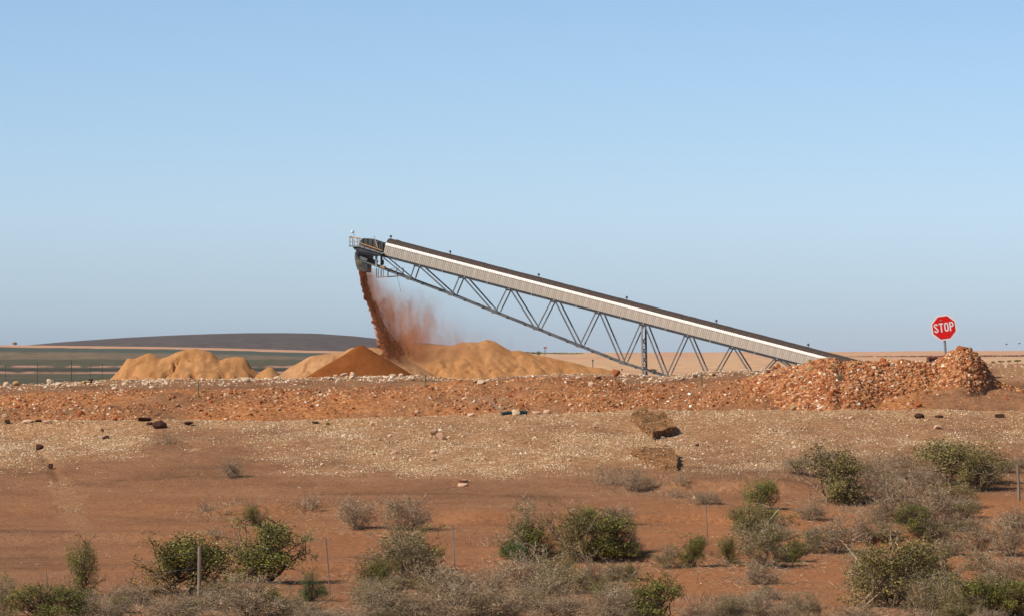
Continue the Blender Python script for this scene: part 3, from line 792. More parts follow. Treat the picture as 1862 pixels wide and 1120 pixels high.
slab([(1149, 826), (1176, 823), (1212, 824), (1231, 834), (1231, 856), (1205, 854), (1172, 840)], 0.26, 'lower wedge shaped conglomerate slab pointing left, below the upper slab', 302, (0.14, 0.20, 0.22, 0.24, 0.16, 0.15, 0.14), 0.0)

# teal pipe and fallen stick at the foot of the rubble
pm = MB(); a = locate(913, 755); b2 = locate(958, 753)
pm.tube([a + Vector((0, 0, 0.05)), (a + b2) / 2 + Vector((0, 0, 0.08)), b2 + Vector((0, 0, 0.06))], 0.06, 8)
pm.build('pipe', M_TEAL, label='dark teal pipe lying at the foot of the rubble', cat='pipe')
pm = MB(); a = locate(886, 728); b2 = locate(911, 751)
pm.tube([a + Vector((0, 0, 0.10)), b2 + Vector((0, 0, 0.05))], 0.03, 6)
pm.build('stick', M_WOOD, label='pale stick leaning down the rubble face above the teal pipe', cat='stick')

# ------------------------------------------------------------------ sand piles
def pile(prof, D, slope, mat, label, seed, gully=0.5, rnd=0.8, name='sand_pile', crack=0.0, step=3.0):
    u0, u1 = prof[0][0], prof[-1][0]
    uu = np.arange(u0, u1 + 1, step)
    zr_max = max((640 - q[1]) * D / F for q in prof) + 3.6
    W = zr_max / slope + 1.5
    yy = np.concatenate([np.arange(-W, 0, 0.16), np.arange(0, W, 0.5)])
    U, dy = np.meshgrid(uu, yy)
    YY = D + dy
    X = (U - CX) * D / F
    zr = (640 - tab(U, prof)) * D / F
    d = np.sqrt(dy * dy + rnd * rnd) - rnd
    kk = np.exp(-0.5 * (np.arange(-30, 31) * step / 26.0) ** 2); kk /= kk.sum()
    zs1 = np.convolve(np.pad(zr[0], 30, mode='edge'), kk, 'valid')[None, :] + 0 * zr
    fr2 = sstep(0.0, 1.8, d)
    Z = zr * (1 - fr2) + np.minimum(zs1, zr + 1.2) * fr2 - slope * d
    front = sstep(0.0, 2.0, d)
    rid = 1 - np.abs(2 * (fbm(X * 0.42 + dy * 0.10, dy * 0.16, 5, seed + 2) + 0.5) - 1)
    Z = Z + gully * (0.8 * fbm(X * 0.30 + dy * 0.03, dy * 0.10, 4, seed) - 0.40 * (rid - 0.8)) * (0.15 + front) + 0.30 * fbm(X * 1.3, dy * 0.9, 4, seed + 5) * (0.35 + front)
    Z = Z + 0.55 * gully * (0.22 - np.abs(fbm(X * 0.55 + dy * 0.22, dy * 0.30, 4, seed + 12))) * (0.2 + front)
    if crack:
        q = vnoise(X * 0.35, dy * 0.5, seed + 9) + 0.30 * vnoise(X * 1.6, dy * 1.6, seed + 8)
        Z = Z - crack * (sstep(0.70, 0.73, q) - 0.9 * sstep(0.74, 1.0, q)) * sstep(0.3, 1.0, d)
    Z = np.maximum(Z, -3.4)
    cx_, cz_ = float(X.mean()), -3.0
    return link(name, np_mesh(name, np.stack([X - cx_, YY - D, Z - cz_], -1), grid_faces(len(yy), len(uu)), True), mat, None, label, 'sand pile'), (cx_, D, cz_)
def place_pile(*a, **k):
    o, loc = pile(*a, **k); o.location = loc; return o
place_pile([(186, 704), (195, 694), (215, 675), (232, 651), (245, 651), (258, 646), (272, 640.5), (281, 644), (290, 652), (305, 648), (320, 640), (335, 636), (350, 634), (370, 636), (385, 641), (400, 655), (412, 650), (421, 648.5), (432, 648), (444, 650), (451, 658), (455, 667), (466, 675), (483, 690), (492, 704)],
           396, 0.58, M_SAND, 'broad lumpy ochre sand pile standing alone on the left', 401, gully=0.75, rnd=0.12, crack=0.8)
place_pile([(452, 704), (466, 682), (480, 672), (487, 667), (495, 668), (507, 680), (520, 704)], 394, 0.6, M_SAND, 'small ochre sand mound between the left pile and the pale pile', 411, gully=0.4, rnd=0.3)
place_pile([(492, 704), (509, 681), (524, 670), (539, 661), (565, 647), (595, 642.5), (623, 640), (638, 632), (655, 631), (672, 632), (700, 633), (722, 643), (790, 682), (835, 704)], 424, 0.5, M_SAND_L, 'pale smooth sand pile partly behind the dark cone', 421, gully=0.6, rnd=0.7, crack=0.4)
place_pile([(660, 704), (680, 640), (691, 630), (712, 623), (745, 628), (787, 626.5), (822, 628), (841, 622), (868, 622), (884, 617), (900, 621), (919, 632), (931, 638), (944, 637), (953, 640), (966, 644), (992, 648), (1009, 652), (1043, 659), (1067, 666), (1095, 669), (1112, 673), (1150, 690), (1175, 704)],
           430, 0.56, M_SAND, 'largest ochre sand pile, long and behind the falling sand', 431, gully=0.6, rnd=0.35, crack=0.3)
# fresh cone below the chute
CD = 407.0
n_r, n_a = 60, 120
apex = P(659, 627, CD)
rr = np.linspace(0, 6.2, n_r)[:, None]; aa = np.linspace(0, 2 * math.pi, n_a, endpoint=False)[None, :]
Xc = rr * np.cos(aa); Yc = rr * np.sin(aa)
Zc = apex.z + 3 - (np.sqrt(rr * rr + 0.03) - 0.17) * (0.60 + 0.02 * np.sin(aa * 3)) + 0.10 * fbm(Xc * 0.8, Yc * 0.8, 3, 3) * (rr > 0.3) + 0 * aa
i = np.arange(n_r - 1)[:, None] * n_a; j = np.arange(n_a)[None, :]
fc = np.stack([i + j, i + n_a + j, i + n_a + (j + 1) % n_a, i + (j + 1) % n_a], -1).reshape(-1, 4)
link('sand_cone', np_mesh('sand_cone', np.stack([Xc, Yc, Zc], -1), fc, True), M_SAND_D, None, 'dark damp cone of fresh sand below the conveyor head', 'sand pile').location = (apex.x, CD - 3, -3)

# ------------------------------------------------------------------ stacker conveyor
YAW = R(14.5); CA, SA = math.cos(YAW), math.sin(YAW)
OX, OD, OZ = 13.1, 400.0, -3.0
conv = empty('stacker_conveyor', (OX, OD, OZ), 'long grey inclined stacker conveyor on a steel truss, spilling sand from its raised end', 'conveyor', rz=-YAW)
def Cp(px, py, w=0.0):
    """local point of the conveyor seen at a photograph pixel, w metres back from its near face"""
    k = (px - CX) / F
    # x = OX + CA t + SA w ; y = OD - SA t + CA w
    t = (k * (OD + CA * w) - OX - SA * w) / (CA + k * SA)
    y = OD - SA * t + CA * w
    return Vector((t, w, (CY - py) * y / F - OZ))
W = 2.0
SL = 0.2555
t_head = Cp(702, 441.5).x; t_tail = Cp(1612, 678).x
z_head = Cp(702, 441.5).z
def zs_(t): return z_head - SL * (t - t_head)     # top of the pale strip
ang = math.atan(SL); ca_, sa_ = math.cos(ang), math.sin(ang)
PW = 0.75
n_p = int((t_tail - t_head) / ca_ / PW)
# panel meshes in the belt frame: x along belt, z up
def sheet(width, sec, ribs, name, mat, rh=0.014):
    """folded sheet: sec is a list of (y,z) section points, ribs raise it outward along the normal"""
    xs = []
    rb = width / ribs
    for k in range(ribs):
        xs += [(k * rb + 0.00 * rb, 0), (k * rb + 0.55 * rb, 0), (k * rb + 0.65 * rb, 1), (k * rb + 0.90 * rb, 1)]
    xs.append((width - 0.004, 0))
    v = []; nrm = []
    for i in range(len(sec)):
        a = Vector(sec[max(i - 1, 0)]); b = Vector(sec[min(i + 1, len(sec) - 1)])
        d = (b - a).normalized(); nrm.append((-d.y, d.x))
    for (x, r_) in xs:
        for (y, z), nn in zip(sec, nrm):
            v.append((x, y + nn[0] * r_ * rh, z + nn[1] * r_ * rh))
    me = np_mesh(name, v, grid_faces(len(xs), len(sec)))
    me.materials.append(mat)
    return me
near_wall = sheet(PW, [(0.0, -1.28), (0.0, -0.26)], 4, 'side_panel', M_CLAD)
near_eave = sheet(PW, [(-0.05, -0.29), (-0.04, -0.12), (0.06, 0.02)], 4, 'eave_panel', M_EAVE)
roof_near = sheet(PW, [(0.04, 0.0), (0.16, 0.22), (0.42, 0.38), (1.0, 0.47), (1.58, 0.38), (1.84, 0.22), (1.96, 0.0)], 4, 'roof_panel', M_ROOF, 0.012)
far_wall = sheet(PW, [(W, -0.26), (W, -1.28)], 4, 'side_panel', M_CLAD)
rj = random.Random(3)
for k in range(n_p):
    t = t_head + k * PW * ca_; z = zs_(t)
    for nm, me_ in (('side_panel', near_wall), ('eave_panel', near_eave), ('roof_panel', roof_near), ('side_panel', far_wall)):
        o = link(nm, me_, None, conv)
        o.location = (t, 0, z)
        o.rotation_euler = (0, ang, 0)
        if nm == 'roof_panel':
            o.location.z += rj.uniform(-0.012, 0.012)
        elif nm == 'side_panel':
            o.location.y += rj.uniform(-0.012, 0.012); o.location.z += rj.uniform(-0.012, 0.012)
# head end plate, belt inside
m = MB(); p0 = Vector((t_head + 0.1, 0, zs_(t_head + 0.1)))
m.beam((t_head - 2.5, W / 2, zs_(t_head - 2.5) - 0.85), (t_tail, W / 2, zs_(t_tail) - 0.85), 1.2, 0.05)
m.build('belt', M_STEEL_D, conv)
m = MB(); m.beam((t_head - 1.5, W / 2, zs_(t_head - 1.5) - 1.12), (t_tail, W / 2, zs_(t_tail) - 1.12), W - 0.1, 0.04); m.build('floor_pan', M_STEEL_D, conv)
# long side beams below the cladding
for w in (0.02, W - 0.02):
    m = MB()
    m.beam((t_head - 2.6, w, zs_(t_head - 2.6) - 1.40), (t_tail, w, zs_(t_tail) - 1.40), 0.12, 0.20)
    m.build('side_beam', M_STEEL_D, conv)
m = MB(); m.beam((t_head - 2.6, -0.06, zs_(t_head - 2.6) - 1.52), (t_tail, -0.06, zs_(t_tail) - 1.52), 0.10, 0.05); m.build('beam_flange', M_STEEL_G, conv)
# brackets along the beam
brm = MB(); brm.box(-0.07, 0.07, -0.10, -0.02, -0.09, 0.07); brm = brm.mesh('bracket', 0.01); brm.materials.append(M_STEEL)
for k in range(21):
    px = 764 + 40.6 * k
    if px > 1500: break
    q = Cp(px, 500)
    o = link('bracket', brm, None, conv); o.location = (q.x, -0.05, zs_(q.x) - 1.42)

def zbot(t): return zs_(t) - 1.52
TOPX = [758, 839, 925, 1006, 1087, 1168, 1249, 1331, 1412]
TOPX = [x - 0 for x in TOPX]
BOT = [(744, 507.5), (820, 536), (899, 568), (974.5, 598), (1052, 629), (1131, 660), (1210, 684), (1290, 694), (1372, 690), (1455, 680)]
def Bp(i, w):
    q = Cp(BOT[i][0] + 0.0, BOT[i][1], 0.0); return Vector((q.x, w, q.z))
def member(name, a, b, w, mat, h=None):
    m_ = MB(); m_.beam(a, b, w, h); return m_.build(name, mat, conv)
for w, mt in ((0.05, M_STEEL_G), (W - 0.05, M_STEEL_G)):
    for i, tx in enumerate(TOPX):
        tq = Cp(tx, 500).x
        tl = Vector((tq - 0.22, w, zbot(tq - 0.22))); tr = Vector((tq + 0.22, w, zbot(tq + 0.22)))
        bl = Bp(i, w) + Vector((0.12, 0, 0.08)); br = Bp(i + 1, w) + Vector((-0.12, 0, 0.08))
        member('diagonal', tl, bl, 0.11, mt); member('diagonal', tr, br, 0.13, mt)
        member('top_plate', tl + Vector((-0.12, 0, -0.05)), tr + Vector((0.12, 0, -0.05)), 0.10, M_STEEL_G, 0.16)
    hd = Cp(657, 474); hd = Vector((hd.x, w, hd.z))
    member('bottom_chord', hd, Bp(0, w), 0.14, mt, 0.16)
    for i in range(len(BOT) - 1):
        member('bottom_chord', Bp(i, w), Bp(i + 1, w), 0.13, mt, 0.15)
    a = Cp(697, 469); member('diagonal', Vector((a.x, w, a.z)), Bp(0, w), 0.10, mt)
    a = Cp(684, 466); b_ = Cp(684, 486); member('head_post', Vector((a.x, w, a.z)), Vector((b_.x, w, b_.z)), 0.20, M_STEEL)
for i in range(len(BOT)):
    member('gusset_plate', Bp(i, -0.02) + Vector((-0.28, 0, 0.10)), Bp(i, -0.02) + Vector((0.28, 0, 0.02)), 0.03, M_STEEL_G, 0.34)
    member('cross_member', Bp(i, 0.05), Bp(i, W - 0.05), 0.10, M_STEEL_G)
    if i < len(BOT) - 1:
        member('lacing_bar', Bp(i, 0.05), Bp(i + 1, W - 0.05), 0.06, M_STEEL_G)
        mid0 = (Bp(i, 0.05) + Bp(i + 1, 0.05)) / 2
        member('cross_member', mid0, mid0 + Vector((0, W - 0.1, 0)), 0.07, M_STEEL_G)
        for f_ in (0.3, 0.72):
            q = Bp(i, -0.05).lerp(Bp(i + 1, -0.05), f_)
            member('splice_plate', q, q + (Bp(i + 1, 0) - Bp(i, 0)).normalized() * 0.18, 0.05, M_STEEL_D, 0.2)
# trestle under the truss
ta = Cp(1166, 590).x
for w in (0.1, W - 0.1):
    member('trestle_leg', (ta + 0.02, w, zbot(ta) - 0.05), (ta + 0.15, w, 0.0), 0.16, M_STEEL if w < 1 else M_STEEL_D)
lv = [0.2, 0.95, 1.8, 2.7, 3.6, 4.6]
for k in range(len(lv) - 1):
    xk = lambda z: ta + 0.15 - 0.13 * z / 5
    member('trestle_brace', (xk(lv[k]), 0.1, lv[k]), (xk(lv[k + 1]), W - 0.1, lv[k + 1]), 0.07, M_STEEL_D)
    member('trestle_brace', (xk(lv[k]), W - 0.1, lv[k]), (xk(lv[k + 1]), 0.1, lv[k + 1]), 0.07, M_STEEL_D)
    member('trestle_tie', (xk(lv[k]), 0.1, lv[k]), (xk(lv[k]), W - 0.1, lv[k]), 0.09, M_STEEL)
# roof beacons
for (px, py) in ((711, 438), (819, 464), (980, 504), (1140, 546), (1303, 587), (1470, 630)):
    q = Cp(px, py, W / 2); q.z = zs_(q.x) + 0.43
    m = MB(); m.tube([q, q + Vector((0, 0, 0.24))], 0.035, 6); m.build('beacon_stem', M_STEEL_D, conv)
    m = MB(); m.tube([q + Vector((-0.02, 0, 0.2)), q + Vector((-0.02, 0, 0.34)), q + Vector((-0.02, 0, 0.42))], [0.13, 0.12, 0.05], 8); m.build('beacon', M_HOOD, conv)
# loose cable on the roof near the head
m = MB(); m.tube([Cp(712, 437.5, 1), Cp(723, 436.5, 1), Cp(731, 440, 1), Cp(741, 443.5, 1)], 0.025, 5); m.build('roof_cable', M_STEEL_D, conv)

# head: hood, walkway, rails, drive, chute
def poly(name, pts, y0, y1, mat, bev=0.0):
    m_ = MB(); m_.prism([(Cp(x, y, y0).x, Cp(x, y, y0).z) for x, y in pts], y0, y1); return m_.build(name, mat, conv, bev)
poly('head_hood', [(653, 448), (655, 437), (660, 433.5), (672, 434), (684, 438), (697, 443), (697, 458), (676, 455)], 0.15, W - 0.15, M_HOOD, 0.03)
for x0, y0, x1, y1 in ((660, 434, 660, 449), (668, 434.5, 668, 451), (677, 437, 676, 453), (687, 440, 686, 456)):
    a, b_ = Cp(x0, y0, 0.1), Cp(x1, y1, 0.1); member('hood_rib', a, b_, 0.05, M_STEEL_D, 0.07)
poly('transfer_opening', [(694, 443), (700, 441), (701, 466), (692, 464)], 0.3, W - 0.3, M_STEEL_D)
poly('head_deck', [(640, 448), (652, 447), (697, 461), (694, 465), (668, 461), (645, 455)], -0.5, W + 0.4, M_STEEL_D)
poly('deck_edge', [(634, 446.6), (654, 447), (697, 460.4), (696, 462.3), (653, 449.4), (634, 449)], -0.62, -0.52, M_STEEL)
poly('under_deck_girder', [(648, 453), (688, 463), (686, 467), (662, 464), (647, 459)], -0.2, 0.1, M_STEEL_G)
poly('drive_box', [(646, 459), (672, 463), (670, 477), (648, 472)], 0.2, W - 0.2, M_STEEL_D, 0.03)
poly('gearbox', [(668, 470), (682, 474), (680, 479), (669, 478)], 0.4, W - 0.3, M_STEEL_D, 0.03)
poly('head_frame', [(654, 466), (668, 471), (667, 476), (656, 473)], -0.1, 0.15, M_STEEL_G, 0.02)
# chute: open-bottomed hood, tapered
def chute():
    m_ = MB()
    rings = []
    for (xl, xr, y, w0, w1) in ((645.5, 668, 459, 0.25, 1.75), (644.8, 668, 470, 0.2, 1.8), (647, 668, 482, 0.25, 1.75), (650, 668, 491, 0.3, 1.7)):
        yl, yr = (y, y + 5) if y > 480 else (y, y + 1)
        rings.append([Cp(xl, yl, w0), Cp(xr, yr, w0), Vector((Cp(xr, yr, w0).x, w1, Cp(xr, yr, w0).z)), Vector((Cp(xl, yl, w0).x, w1, Cp(xl, yl, w0).z))])
    for r_ in rings: m_.v += [tuple(q) for q in r_]
    for i in range(len(rings) - 1):
        for k in range(4):
            m_.f.append((i * 4 + k, i * 4 + (k + 1) % 4, (i + 1) * 4 + (k + 1) % 4, (i + 1) * 4 + k))
    o = m_.build('chute', plain_mat('chute_plate', (0.19, 0.16, 0.12), 0.8, var=0.7, scale=1.2), conv)
    md = o.modifiers.new('thick', 'SOLIDIFY'); md.thickness = 0.04
    return o
chute()
poly('chute_flap', [(658, 475), (668, 478), (668, 495), (661, 492)], 0.10, 0.17, M_STEEL_D)
# handrails
def rail(name, pts, w, th, mat): 
    m_ = MB()
    for i in range(len(pts) - 1):
        m_.beam(Cp(pts[i][0], pts[i][1], w), Cp(pts[i + 1][0], pts[i + 1][1], w), th)
    return m_.build(name, mat, conv)
rail('handrail', [(633, 432), (656, 435)], -0.6, 0.07, M_YELLOW)
rail('handrail', [(634, 440), (652, 440.5)], -0.6, 0.06, M_YELLOW)
rail('handrail', [(654, 442), (673, 448.5), (695, 456)], -0.6, 0.08, M_YELLOW)
rail('handrail', [(653, 446), (673, 452.5), (694, 460)], -0.6, 0.05, M_STEEL)
rail('handrail', [(638, 431), (657, 434)], W + 0.4, 0.06, M_YELLOW)
for x, y0, y1 in ((636.3, 430.5, 448), (641, 432, 448), (644, 436, 448), (649.5, 432, 448), (653, 434, 449)):
    rail('guard_post', [(x, y0), (x, y1)], -0.6, 0.07, M_STEEL)
for x, y0, y1 in ((663, 444, 452), (673, 445, 456), (684, 450, 459), (691, 453, 462)):
    rail('guard_post', [(x, y0), (x, y1)], -0.6, 0.07, M_STEEL_D)
poly('motor', [(664, 447), (673, 449.5), (673, 455), (665, 452.5)], -0.45, 0.0, M_REDP, 0.03)
poly('motor', [(682, 453.5), (689, 455.5), (688, 460), (682, 458)], -0.45, 0.0, plain_mat('rusty_motor', (0.25, 0.07, 0.035), 0.7), 0.03)
poly('guard_panel', [(655, 447), (663, 449), (662, 453), (654, 450)], -0.4, -0.3, M_STEEL)
poly('guard_panel', [(674, 450), (681, 452), (681, 457), (674, 455)], -0.4, -0.3, M_REDROCK)
rail('mast', [(680, 429), (686.5, 451)], -0.3, 0.07, plain_mat('mast_paint', (0.60, 0.42, 0.34), 0.6))
rail('lamp_mast', [(643.5, 420), (643.5, 431)], 0.2, 0.05, M_STEEL)
m = MB(); q = Cp(640.5, 421.8, 0.2); m.tube([q + Vector((0, 0, -0.16)), q, q + Vector((0, 0, 0.14))], [0.10, 0.16, 0.09], 10); m.build('floodlight', M_WHITE, conv)
rail('top_box', [(637, 431.2), (639.5, 431.4)], -0.3, 0.12, plain_mat('box_brown', (0.2, 0.12, 0.08), 0.7))
# hanging service platform
rail('platform_toe_board', [(684, 505), (728, 502)], -0.1, 0.12, plain_mat('toe_board', (0.33, 0.22, 0.17), 0.7))
rail('platform_edge', [(706, 503.6), (724, 502.6)], -0.14, 0.09, M_STEEL_D)
for x, y0, y1, mt in ((684.5, 488, 504, M_STEEL_G), (688, 489, 504, M_STEEL), (693, 490, 503, M_STEEL_D), (697, 491, 503, M_STEEL), (705.5, 489, 503, M_STEEL_D), (721, 489, 500, M_STEEL_G), (733, 488, 498, M_STEEL_D)):
    rail('platform_post', [(x, y0), (x, y1)], -0.1, 0.09, mt)
rail('platform_rail', [(705.5, 490), (718, 487.8), (733.5, 488)], -0.1, 0.06, M_STEEL)
poly('winch_box', [(691, 483), (699, 484), (699, 488), (692, 487)], 0.0, 0.5, M_TANROCK)
rail('guard_post', [(696, 473), (696, 482)], 1.0, 0.2, M_STEEL_D)
rail('cable', [(719.5, 474), (722, 500), (729, 530)], 0.5, 0.025, M_STEEL_D)

# ------------------------------------------------------------------ falling sand and dust
g = np.random.default_rng(77)
HDD = Cp(658, 490, 1.0)
HD_ = OD - SA * HDD.x + CA
def edge(y):       # left edge of the stream as it falls and drifts
    return np.interp(y, [488, 505, 530, 560, 590, 612, 626, 640], [652.5, 655, 658, 668, 677, 682, 685, 689])
n = 120000
yy = 489 + (664 - 489) * g.random(n) ** 0.85
base_w = np.interp(yy, [488, 530, 560, 600, 640], [13, 14, 18, 34, 62])
clump = vnoise(yy * 0.16, yy * 0 + 3.0, 2) * np.interp(yy, [500, 560, 640], [2, 7, 13]) + (vnoise(yy * 0.6, yy * 0 + 7.0, 5) - 0.5) * np.interp(yy, [500, 560, 640], [1, 5, 8])
a = g.beta(1.1, 1.6, n) * base_w
tail = g.random(n) < np.interp(yy, [500, 560, 640], [0.02, 0.22, 0.45])
a = np.where(tail, g.exponential(1, n) * np.interp(yy, [500, 560, 640], [5, 20, 38]), a)
xx = edge(yy) + clump - 1.5 + a
# streaks: keep grains where the slanted noise is dense
st = vnoise((xx - 0.3 * yy) * 0.32, yy * 0.055, 8) * 0.6 + vnoise((xx - 0.3 * yy) * 0.09, yy * 0.03, 6) * 0.5
rel = (xx - edge(yy)) / base_w
hole = vnoise((xx - 0.32 * yy) * 0.30, yy * 0.06, 14) * 0.6 + vnoise(xx * 0.5, yy * 0.3, 15) * 0.4
open_ = g.random(n) > np.interp(yy, [500, 540, 580, 640], [0.0, 0.2, 0.6, 0.75]) * sstep(0.58, 0.42, hole)
keep = (g.random(n) < np.where(rel < 0.75, 0.9 - 0.45 * rel, np.clip((st - 0.45) * 2.4, 0.01, 1))) & open_ & (g.random(n) < sstep(662, 622, yy - 8 * vnoise(xx * 0.15, xx * 0, 4)))
xx, yy, rel = xx[keep], yy[keep], rel[keep]
dd = HD_ + g.normal(size=len(xx)) * np.interp(yy, [488, 540, 640], [0.35, 0.5, 1.1])
pos = np.stack([(xx - CX) * dd / F, dd, (CY - yy) * dd / F], -1)
sz = np.where(rel < 0.8, 0.014 + 0.036 * g.random(len(xx)) ** 2.5, 0.010 + 0.016 * g.random(len(xx)))
v, f = stones(pos, sz, g, 1.0)
v = v.reshape(-1, 3)
link('falling_sand', np_mesh('falling_sand', v, f), M_GRAIN, label='reddish sand pouring from the chute at the conveyor head', cat='falling sand', kind='stuff')

# drifting dust: a real volume beside the stream
def dust_cloud():
    x0, x1 = (640 - CX) * HD_ / F, (985 - CX) * HD_ / F
    z0, z1 = (CY - 690) * HD_ / F, (CY - 488) * HD_ / F
    m_ = MB()
    s_ = HD_ / F
    # wedge-like hull: narrow at the chute, wide near the piles
    prof = [((652 - CX) * s_, z1), ((690 - CX) * s_, z1), ((800 - CX) * s_, (CY - 505) * s_), ((985 - CX) * s_, (CY - 600) * s_), ((985 - CX) * s_, z0), ((672 - CX) * s_, z0)]
    m_.prism(prof, HD_ - 3.0, HD_ + 5.0)
    m, n, l, b = mat_new('dust_air'); n.remove(b)
    out = n['Material Output']
    pv = n.new('ShaderNodeVolumePrincipled')
    pv.inputs['Color'].default_value = (0.96, 0.52, 0.27, 1); pv.inputs['Anisotropy'].default_value = 0.1
    l.new(pv.outputs[0], out.inputs['Volume'])
    tc = n.new('ShaderNodeTexCoord'); sp = n.new('ShaderNodeSeparateXYZ'); l.new(tc.outputs['Object'], sp.inputs[0])
    def math_(op, a_, b__=None, c_=None, clamp=False):
        q = n.new('ShaderNodeMath'); q.operation = op; q.use_clamp = clamp
        for i_, vv in enumerate((a_, b__, c_)):
            if vv is None: continue
            if isinstance(vv, (int, float)): q.inputs[i_].default_value = vv
            else: l.new(vv, q.inputs[i_])
        return q.outputs[0]
    def mr(v_, a0, a1, b0, b1, smooth=False):
        q = n.new('ShaderNodeMapRange'); q.clamp = True
        if smooth: q.interpolation_type = 'SMOOTHSTEP'
        l.new(v_, q.inputs[0])
        for i_, vv in enumerate((a0, a1, b0, b1)): q.inputs[i_ + 1].default_value = vv
        return q.outputs[0]
    Xo, Yo, Zo = sp.outputs[0], sp.outputs[1], sp.outputs[2]
    zt, zb = (CY - 495) * s_, (CY - 640) * s_
    # stream edge x(z)
    xe = mr(Zo, zb, zt, (688 - CX) * s_, (653 - CX) * s_)
    a_ = math_('SUBTRACT', Xo, xe)
    L = mr(Zo, zb, zt, 3.4, 0.55)
    fall = math_('EXPONENT', math_('MULTIPLY', math_('DIVIDE', a_, L), -1.0))
    on = mr(a_, 0.0, 0.5, 0.0, 1.0, True)
    # wide soft cloud
    wx = mr(Xo, (705 - CX) * s_, (760 - CX) * s_, 0.0, 1.0, True); wx2 = mr(Xo, (745 - CX) * s_, (815 - CX) * s_, 1.0, 0.0, True)
    wz = mr(Zo, (CY - 585) * s_, (CY - 515) * s_, 1.0, 0.0, True)
    soft = math_('MULTIPLY', math_('MULTIPLY', wx, wx2), wz)
    lx = mr(Xo, (770 - CX) * s_, (975 - CX) * s_, 1.0, 0.0, True); lz = mr(Zo, (CY - 628) * s_, (CY - 592) * s_, 1.0, 0.0, True)
    low = math_('MULTIPLY', math_('MULTIPLY', lx, lz), on)
    mp = n.new('ShaderNodeMapping'); mp.inputs['Rotation'].default_value = (0, R(-14), 0); mp.inputs['Scale'].default_value = (1.0, 0.7, 0.55)
    l.new(tc.outputs['Object'], mp.inputs[0])
    nz = n.new('ShaderNodeTexNoise'); nz.inputs['Scale'].default_value = 0.85; nz.inputs['Detail'].default_value = 6; nz.inputs['Roughness'].default_value = 0.68
    nz.inputs['Distortion'].default_value = 0.6
    l.new(mp.outputs[0], nz.inputs['Vector'])
    pat = mr(nz.outputs[0], 0.36, 0.76, 0.0, 1.0)
    pat = math_('MULTIPLY', pat, pat)
    gr_ = mr(Zo, (CY - 672) * s_, (CY - 632) * s_, 0.0, 1.0, True)
    yf = math_('MULTIPLY', gr_, mr(Yo, HD_ - 1.2, HD_ + 0.5, 0.0, 1.0, True)); yf = math_('MULTIPLY', yf, mr(Yo, HD_ + 1.5, HD_ + 4.5, 1.0, 0.0, True))
    d1 = math_('MULTIPLY', math_('MULTIPLY', fall, on), 6.5)
    d2 = math_('MULTIPLY', soft, 1.5)
    d3 = math_('MULTIPLY', low, 0.45)
    tot = math_('MULTIPLY', math_('MULTIPLY', math_('ADD', math_('ADD', d1, d2), d3), pat), yf)
    tot = math_('ADD', tot, math_('MULTIPLY', math_('MULTIPLY', math_('ADD', math_('MULTIPLY', d1, 0.09), math_('MULTIPLY', soft, 0.045)), yf), 1.0))
    l.new(tot, pv.inputs['Density'])
    o = m_.build('dust', m, label='reddish dust drifting to the right of the falling sand', cat='dust', kind='stuff')
    return o
dust_cloud()

